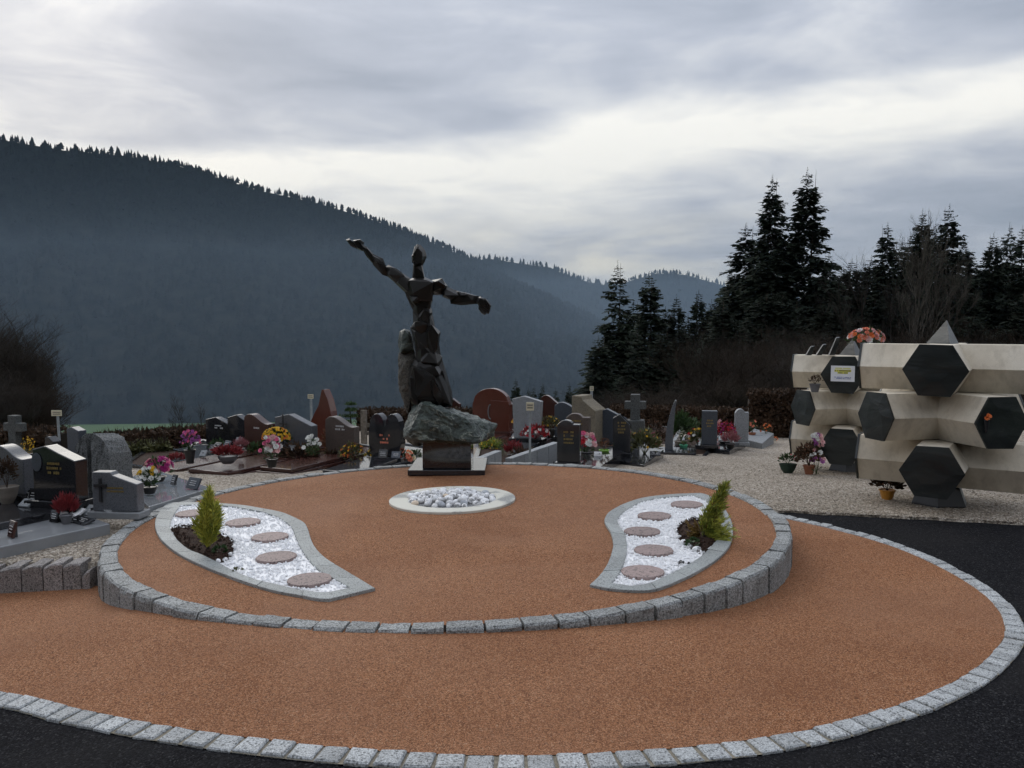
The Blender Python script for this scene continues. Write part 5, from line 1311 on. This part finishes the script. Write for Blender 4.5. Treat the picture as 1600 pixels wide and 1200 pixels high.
for lab, q in (('small green leaf rosette in the soil under the leaning conifer', (1083, 855)), ('grey green seedling in the soil under the upright conifer', (344, 866))):
    w = dz(*q); r_ = thing('seedling', lab, 'plant', w); f = MB()
    for _ in range(60): v = sph(.1); leaf_tri(f, Vector((v.x*.035, v.y*.035, .015 + v.z*.035)), v, .03, .009, 0)
    f.build('leaves', green_l, r_, kind='stuff')
for lab, q in (('dark little twig with dry leaves on the white chippings of the conifer bed', (374, 892)), ('few dark stones on the white chippings beside the leaning conifer', (1069, 881))):
    w = dz(*q); r_ = thing('debris', lab, 'debris', w); f = MB()
    for _ in range(7): c = Vector((rnd(-.05,.05), rnd(-.03,.03), .01)); f.hull([c + sph(-1)*rnd(.007,.014) for _ in range(9)])
    f.build('scraps', dull_l if q[0] < 500 else p_dark, r_)

# ------------------------------------------------------------------ hedges
def hedge(label, A, B_, h, dpt, n, leafm):
    d = B_-A; L = math.hypot(d.x, d.y); rz = math.atan2(d.y, d.x); r_ = thing('hedge', label, 'hedge', A, rz)
    c = MB(); c.box((L/2, 0, h*.42 - .4), (L*.995, dpt*.72, h*.84 + .8)); c.build('branch_core', twig, r_); f = MB()
    slope = d.z/L
    for _ in range(n):
        x = rnd(0, L); face = random.random()
        if face < .62: q = Vector((x, -dpt/2 + rnd(-.03,.12)*dpt, rnd(0, h)))
        else: q = Vector((x, rnd(-.5,.5)*dpt, h + rnd(-.06,.05)))
        leaf_tri(f, q, sph(-1) + Vector((0,-.3,.2)), rnd(.05,.10), rnd(.018,.032), 0)
    for _ in range(n//12):
        x = rnd(0, L); q = Vector((x, rnd(-.5,.4)*dpt, h*rnd(.8,1)))
        leaf_tri(f, q, Vector((rnd(-.3,.3), rnd(-.3,.3), 1)), rnd(.08,.2), .006, 1)
    f.build('leaves', [leafm, twig], r_, kind='stuff')
def gp(px, py, Y): q = at(px, py, Y); q.z = zgrav(q.x, q.y); return q
hedge('tall clipped beech hedge with brown leaves beside the farther columbarium', gp(1168, 690, 18.6), gp(1300, 690, 18.2), .98, .8, 9000, hedge_l)
hedge('long low brown hedge behind the curved blade headstone', gp(955, 690, 21.5), gp(1170, 690, 20.5), .58, .7, 8000, hedge_l)
hedge('low russet hedge in front of the distant green field', gp(150, 690, 14.4), gp(345, 690, 15.6), .26, .6, 6000, hedge_l)
hedge('brown hedge strip closing the cemetery behind the maroon stones', gp(560, 690, 21), gp(790, 690, 21), .5, .7, 6000, hedge_l)
hedge('brown hedge at the cemetery edge behind the stone cross', gp(-160, 700, 15.5), gp(96, 700, 15.0), .4, .8, 5000, hedge_l)
# small clipped border behind the near graves, with yellow leaves
hedge('knee high mixed border of brown and yellow leaves behind the boulder headstone', gp(190, 705, 13.0), gp(262, 705, 13.3), .18, .6, 3000, dull_l)

# ------------------------------------------------------------------ trees
def spruce_mesh(seed, dens=1.0, droop=.35, gap=0.0):
    rng = random.Random(seed); tr = MB(); cr = MB()
    bend = [rng.uniform(-.006,.006) for _ in range(4)]
    tr.tube([(bend[0]*i/2, bend[1]*i/2, i/8) for i in range(9)], [.010*(1-i/8)**1.15 + .0004 for i in range(9)], 6)
    lev = int(68*dens); 
    for i in range(lev):
        z = .05 + .94*(i/lev)**.92; nb = rng.randint(5, 7)
        for j in range(nb):
            if rng.random() < gap: continue
            a = rng.random()*6.283; L = (.225*(1-z)**.88 + .010)*rng.uniform(.6, 1.2)
            ux, uy = math.cos(a), math.sin(a); rise = .25 if z > .8 else -droop*.3
            def pos(t): return Vector((ux*L*t, uy*L*t, z + L*(rise*t - droop*t*t*.7 + .38*max(0, t-.55)**1.4*(1 if z < .85 else 2)) - 0))
            if L > .03: cr.add([pos(0)+Vector((0,0,.0016)), pos(.5)+Vector((0,0,.001)), pos(1), pos(.5)-Vector((0,0,.001)), pos(0)-Vector((0,0,.0016))], [(0,1,2),(0,2,3),(0,3,4)], 1)
            m = max(7, int(72*L/.17*dens))
            for q in range(m):
                t = rng.uniform(.12, 1.0); p = pos(t); sd = rng.choice((-1,1)); fw = rng.uniform(.2, 1.0); ln = (.015+.018*(1-t)+.105*L)*rng.uniform(.55,1.2)*(.5 if z > .93 else 1)
                d = Vector((-uy*sd*.8 + ux*fw, ux*sd*.8 + uy*fw, rng.uniform(-.75,.12))).normalized()*ln
                w = Vector((ux, uy, rng.uniform(-.6,.6)))*ln*.2
                cr.add([p, p + d*.6 + w, p + d, p + d*.55 - w], [(0,1,2,3)], 0)
    for q in range(70):
        z = 1.012 - .075*rng.random()**1.3; a = rng.random()*6.28; p = Vector((0,0,z)); d = Vector((math.cos(a), math.sin(a), rng.uniform(.1,.9)))*(.004 + .13*(1.012-z)); w = d.cross(Vector((0,0,1)))*.22; cr.add([p, p+d*.6+w, p+d, p+d*.6-w], [(0,1,2,3)], 0)
    for q in range(0): p = Vector((0,0,rng.uniform(.95,1.0))); a = rng.random()*6.28; cr.add([p, p+Vector((math.cos(a)*.006,math.sin(a)*.006,.012)), p+Vector((0,0,.02))], [(0,1,2)], 0)
    return tr.mesh('trunk', bark, True), cr.mesh('crown', [needle, bark])
SPR = [spruce_mesh(1, 1.0, .55), spruce_mesh(2, 1.0, .35), spruce_mesh(3, .8, .45, .22), spruce_mesh(4, .9, .3)]
CROWN2 = [m.copy() for _, m in SPR]
for m in CROWN2: m.materials[0] = needle2
def spruce(label, px, ytop, Y, wid, var, group=None, bright=False, name='spruce_tree'):
    T = at(px, ytop, Y); zg = zterr(T.x, T.y) - .2; H = T.z - zg
    r_ = thing(name, label, 'tree', (T.x, T.y, zg), rnd(0, 6.28), group)
    for nm, me in (('trunk', SPR[var][0]), ('crown', CROWN2[var] if bright else SPR[var][1])):
        o = obj(nm, me, r_); o.scale = (H*wid, H*wid, H)
    return r_
S = [(965,411,50,.86,2,'airy open spruce standing farthest from the columbaria',1),(1015,428,54,.9,1,'second spruce in the small group right of the statue',1),(1057,462,60,.8,3,'short dark spruce between the airy group and the small cone',0),
     (1092,455,60,.75,1,'small pointed spruce in the gap before the tall pair',0),(1129,448,58,.8,3,'spruce tip at the foot of the tall pair',0),(1166,352,53,1.05,0,'lower broad spruce leaning against the tall pair',0),
     (1207,277,50,.78,0,'tall dense spruce, slightly shorter of the tall pair',0),(1262,267,50,.88,1,'tallest spruce with upswept branches, of the tall pair',0),(1296,395,56,.8,3,'spruce filling the shoulder right of the tall pair',0),
     (1387,350,55,.8,0,'slim dark spruce among bare branches',0),(1442,330,57,.72,1,'spruce seen through thin bare birches',0),(1484,322,53,.85,3,'full dark spruce right of the bare birches',0),
     (1526,452,52,.9,0,'short spruce in the dip left of the corner spruces',0),(1553,366,55,.72,1,'dark spruce, first of the three at the picture corner',0),(1578,350,58,.7,2,'thin topped spruce in the middle of the corner three',0),(1602,352,52,.8,3,'dense spruce cut by the picture edge',0)]
for px, yt, Y, w, v, lab, br in S: spruce(lab, px, yt, Y, w*1.32, v, 'spruces beyond the cemetery', bool(br))
for i in range(12):
    px = 925 + i*36 + rnd(-12, 12); spruce('dark spruce low in the wood behind the brown thicket', px, rnd(490, 545), rnd(44, 52), 1.6, i % 4, 'spruces low in the wood')
for i in range(26):
    px = 1125 + i*21 + rnd(-7, 7); spruce('dark spruce just behind the brown thicket', px, rnd(455, 520), rnd(43, 47), 1.7, i % 4, 'spruces just behind the thicket')
for i in range(16):
    px = 1310 + i*22 + rnd(-8, 8); spruce('dark spruce closing the wood behind the columbaria', px, rnd(405, 470), rnd(54, 64), 1.35, i % 4, 'spruces behind the columbaria')
for i in range(16):
    px = 1120 + i*42 + rnd(-12, 12); spruce('dark background spruce deep in the wood behind the tall pair', px, rnd(425, 485) if px > 1330 or px < 1140 else rnd(440, 480), rnd(66, 82), 1.1, i % 4, 'spruces deep in the wood')
for i, (px, yt) in enumerate([(990,470),(1040,482),(1075,492),(1112,470),(1143,424),(1182,398),(1235,380),(1318,416),(1338,436),(1362,402),(1410,374),(1428,362),(1462,352),(1506,374),(1520,398),(1537,402),(1566,392)]):
    spruce('dark spruce filling the skyline between the taller ones', px, yt, 58 + (i % 3)*2, 1.35, i % 4, 'spruces filling the skyline')
for i, (px, yt) in enumerate([(1660, 330), (1720, 350), (1790, 320)]): spruce('spruce continuing the wood past the picture edge', px, yt, 52+i, .9, i, 'spruces past the picture edge')
for i, (px, yt) in enumerate([(806,592),(826,607),(834,603),(848,600),(868,608),(890,600)]):
    spruce('tiny far spruce tops poking up behind the headstone row', px, yt, 75 + 4*i, .8, i % 4, 'far spruce tops behind the graves')
# small pine by the fin stone
def bare_mesh(seed, n=5, spread=.5, depth_=5, twigs=3, thick=.02, multi=1, jit=.2):
    rng = random.Random(seed); b_ = MB()
    def grow(p, d, L, r_, lev):
        pts_ = [p]; q = p; dd = d
        for i in range(3):
            dd = (dd + Vector((rng.uniform(-jit,jit), rng.uniform(-jit,jit), rng.uniform(-.02,.18)))).normalized(); q = q + dd*L/3; pts_.append(q)
        if lev <= 3: b_.tube(pts_, [r_, r_*.87, r_*.76, r_*.66], 4 if lev < 2 else 3, 0, False)
        else:
            s_ = dd.orthogonal().normalized()*max(r_, .0009); b_.add([p - s_, p + s_, q], [(0,1,2)], 0)
        if lev >= depth_: return
        for c in range(n if lev > 0 else n+2):
            t = rng.uniform(.3, 1.0) if lev else rng.uniform(.3, 1.0); k = min(2, int(t*3)); pp = pts_[k].lerp(pts_[k+1], t*3-k) if t < 1 else q
            v = Vector((rng.uniform(-1,1), rng.uniform(-1,1), rng.uniform(-.2,.7))).normalized()
            grow(pp, (dd*(1-spread) + v*spread).normalized(), L*rng.uniform(.45,.72), r_*.55, lev+1)
    for m in range(multi):
        if multi == 1: grow(Vector((0,0,0)), Vector((rng.uniform(-.05,.05), rng.uniform(-.05,.05), 1)), .62, thick, 0)
        else: a = rng.random()*6.28; grow(Vector((math.cos(a)*.06*rng.random(), math.sin(a)*.06*rng.random(), 0)), Vector((math.cos(a)*rng.uniform(.05,.5), math.sin(a)*rng.uniform(.05,.5), 1)).normalized(), rng.uniform(.3,.62), thick*.55, 1)
    b_.v = [tuple(x) for x in b_.v]; top = max(v[2] for v in b_.v); b_.v = [(v[0]/top, v[1]/top, v[2]/top) for v in b_.v]
    return b_
BARE = [bare_mesh(11, 4, .40, 5, thick=.012, jit=.07).mesh('branches', birch), bare_mesh(12, 4, .45, 5, thick=.011, jit=.08).mesh('branches', twig2)]
SCRUB = [bare_mesh(21+i, 5, .5, 5, thick=.011, multi=22, jit=.09).mesh('branches', [twig, twig2, twig][i]) for i in range(3)]
def bare(label, px, ytop, Y, wid, me, group=None, name='bare_tree', cat='tree', sink=.2):
    T = at(px, ytop, Y); zg = (zterr(T.x, T.y) if Y > 24 else zgrav(T.x, T.y)) - sink; H = T.z - zg
    r_ = thing(name, label, cat, (T.x, T.y, zg), rnd(0, 6.28), group); o = obj('branches', me, r_); o.scale = (H*wid, H*wid, H); return r_
for px, yt, me, lab in [(1348,372,1,'thin leafless tree with fine grey twigs left of the slim spruce'),(1421,325,1,'leafless grey tree before the birch spruce'),(1436,318,0,'tallest pale trunked leafless birch among the spruces'),(1462,345,0,'pale birch trunk close to the full dark spruce'),(1322,415,1,'lower leafless tree in the gap of the skyline'),(1400,392,1,'leafless tree before the slim dark spruce'),(1296,470,0,'pale birch trunk standing behind the columbaria flowers'),(1215,480,0,'pale straight trunk above the beech hedge')]:
    bare(lab, px, yt, rnd(42, 47), .8, BARE[me], 'leafless trees at the edge of the wood')
for i in range(38):
    px = 960 + i*20 + rnd(-8, 8); yt = rnd(470, 560) if px > 1110 else rnd(560, 620)
    bare('leafless brown thicket bush in front of the spruces', px, yt, rnd(29, 42), rnd(1.0, 1.4), SCRUB[i % 3], 'brown thicket before the spruces', 'thicket_bush', 'bush')
for i in range(26):
    px = 940 + i*30 + rnd(-8, 8); bare('low leafless shrub at the foot of the thicket', px, rnd(560, 615), rnd(24.5, 29), rnd(1.4, 1.9), SCRUB[(i+1) % 3], 'low shrubs at the foot of the thicket', 'thicket_bush', 'bush')
for px, yt, w, Y, lab in [(-140,395,.9,22,'leafless tree beyond the picture edge by the stone cross'),(-70,400,.8,21,'tallest leafless brown tree at the picture edge'),(-20,440,.8,22,'brown leafless tree half cut by the picture edge'),(12,478,.8,20.5,'brown leafless tree over the stone cross'),(30,520,.9,19.5,'brown leafless bush right behind the stone cross arm'),(46,556,.95,18.5,'lower brown leafless bush right of the stone cross'),(62,596,1.1,17.5,'lowest brown leafless bush beside the row sign'),(10,560,1.2,17,'brown leafless bush behind the foot of the stone cross'),(-50,520,1.2,18,'brown leafless bush past the stone cross'),(-8,452,1.1,23,'brown tree crown closing the corner above the stone cross'),(22,500,1.2,21.5,'brown bush filling the corner between cross and row sign'),(38,540,1.2,20,'brown bush low behind the row sign'),(52,575,1.3,18.2,'dense brown bush left of the row sign post'),(-30,470,1.2,20,'dense brown tree at the very corner of the picture')]:
    bare(lab, px, yt, Y, w, SCRUB[(px//7) % 3], 'brown leafless trees at the cemetery corner')
for px, yt, w, lab in [(288,610,.95,'wispy leafless shrub before the mountain foot'),(318,618,.9,'wispy leafless shrub touching the wide black headstone'),(345,640,.9,'low wispy twigs above the wide black headstone')]:
    bare(lab, px, yt, 26, w, BARE[1], 'wispy shrubs at the field edge', 'bare_shrub', 'shrub', .4)
p = on(547, 690, zgrav); k = p.y/FPX; pn = thing('dwarf_pine', 'dark green dwarf pine between the fin stone and wooden post', 'shrub', p); f = MB(); b_ = MB(); b_.tube([(0,0,0),(.03,0,.3),(0,0,55*k)], [.03,.02,.008], 6); b_.build('trunk', bark, pn)
for _ in range(900):
    z = rnd(.35, 1.0); L = 17*k*(1.12-z*.75)*rnd(.2,1); a = rnd(0, 6.28); zz = round(z*6)/6*.9 + z*.1
    leaf_tri(f, Vector((math.cos(a)*L + (-.12 if z < .6 else .03), math.sin(a)*L, 58*k*zz)), sph(-.3) + Vector((0,0,.6)), rnd(.05,.10), .012, 0)
f.build('crown', green_l, pn, kind='stuff')

# ------------------------------------------------------------------ the air
t = mat('haze_air'); t.n.clear(); vo = t.new('ShaderNodeVolumePrincipled'); vo.inputs['Color'].default_value = (.50, .74, 1.0, 1); vo.inputs['Density'].default_value = 0.00004; vo.inputs['Anisotropy'].default_value = .2
ou = t.new('ShaderNodeOutputMaterial'); t.link(vo.outputs[0], ou.inputs['Volume'])
hz = MB().box((0, 900, 110), (3600, 2700, 360)).build('haze', MATS['haze_air'], None, kind='stuff')
tag(hz, 'thin blue haze hanging in the valley before the mountain', 'haze')
t = mat('mist_air'); t.n.clear(); vo = t.new('ShaderNodeVolumePrincipled'); vo.inputs['Color'].default_value = (.58, .76, .95, 1); vo.inputs['Density'].default_value = 0.00036; vo.inputs['Anisotropy'].default_value = .1
ou = t.new('ShaderNodeOutputMaterial'); t.link(vo.outputs[0], ou.inputs['Volume'])
ms = MB().box((0, 755, 3), (3000, 1090, 132)).build('valley_mist', MATS['mist_air'], None, kind='stuff')
tag(ms, 'bank of pale blue mist lying in the valley below the mountain', 'mist')
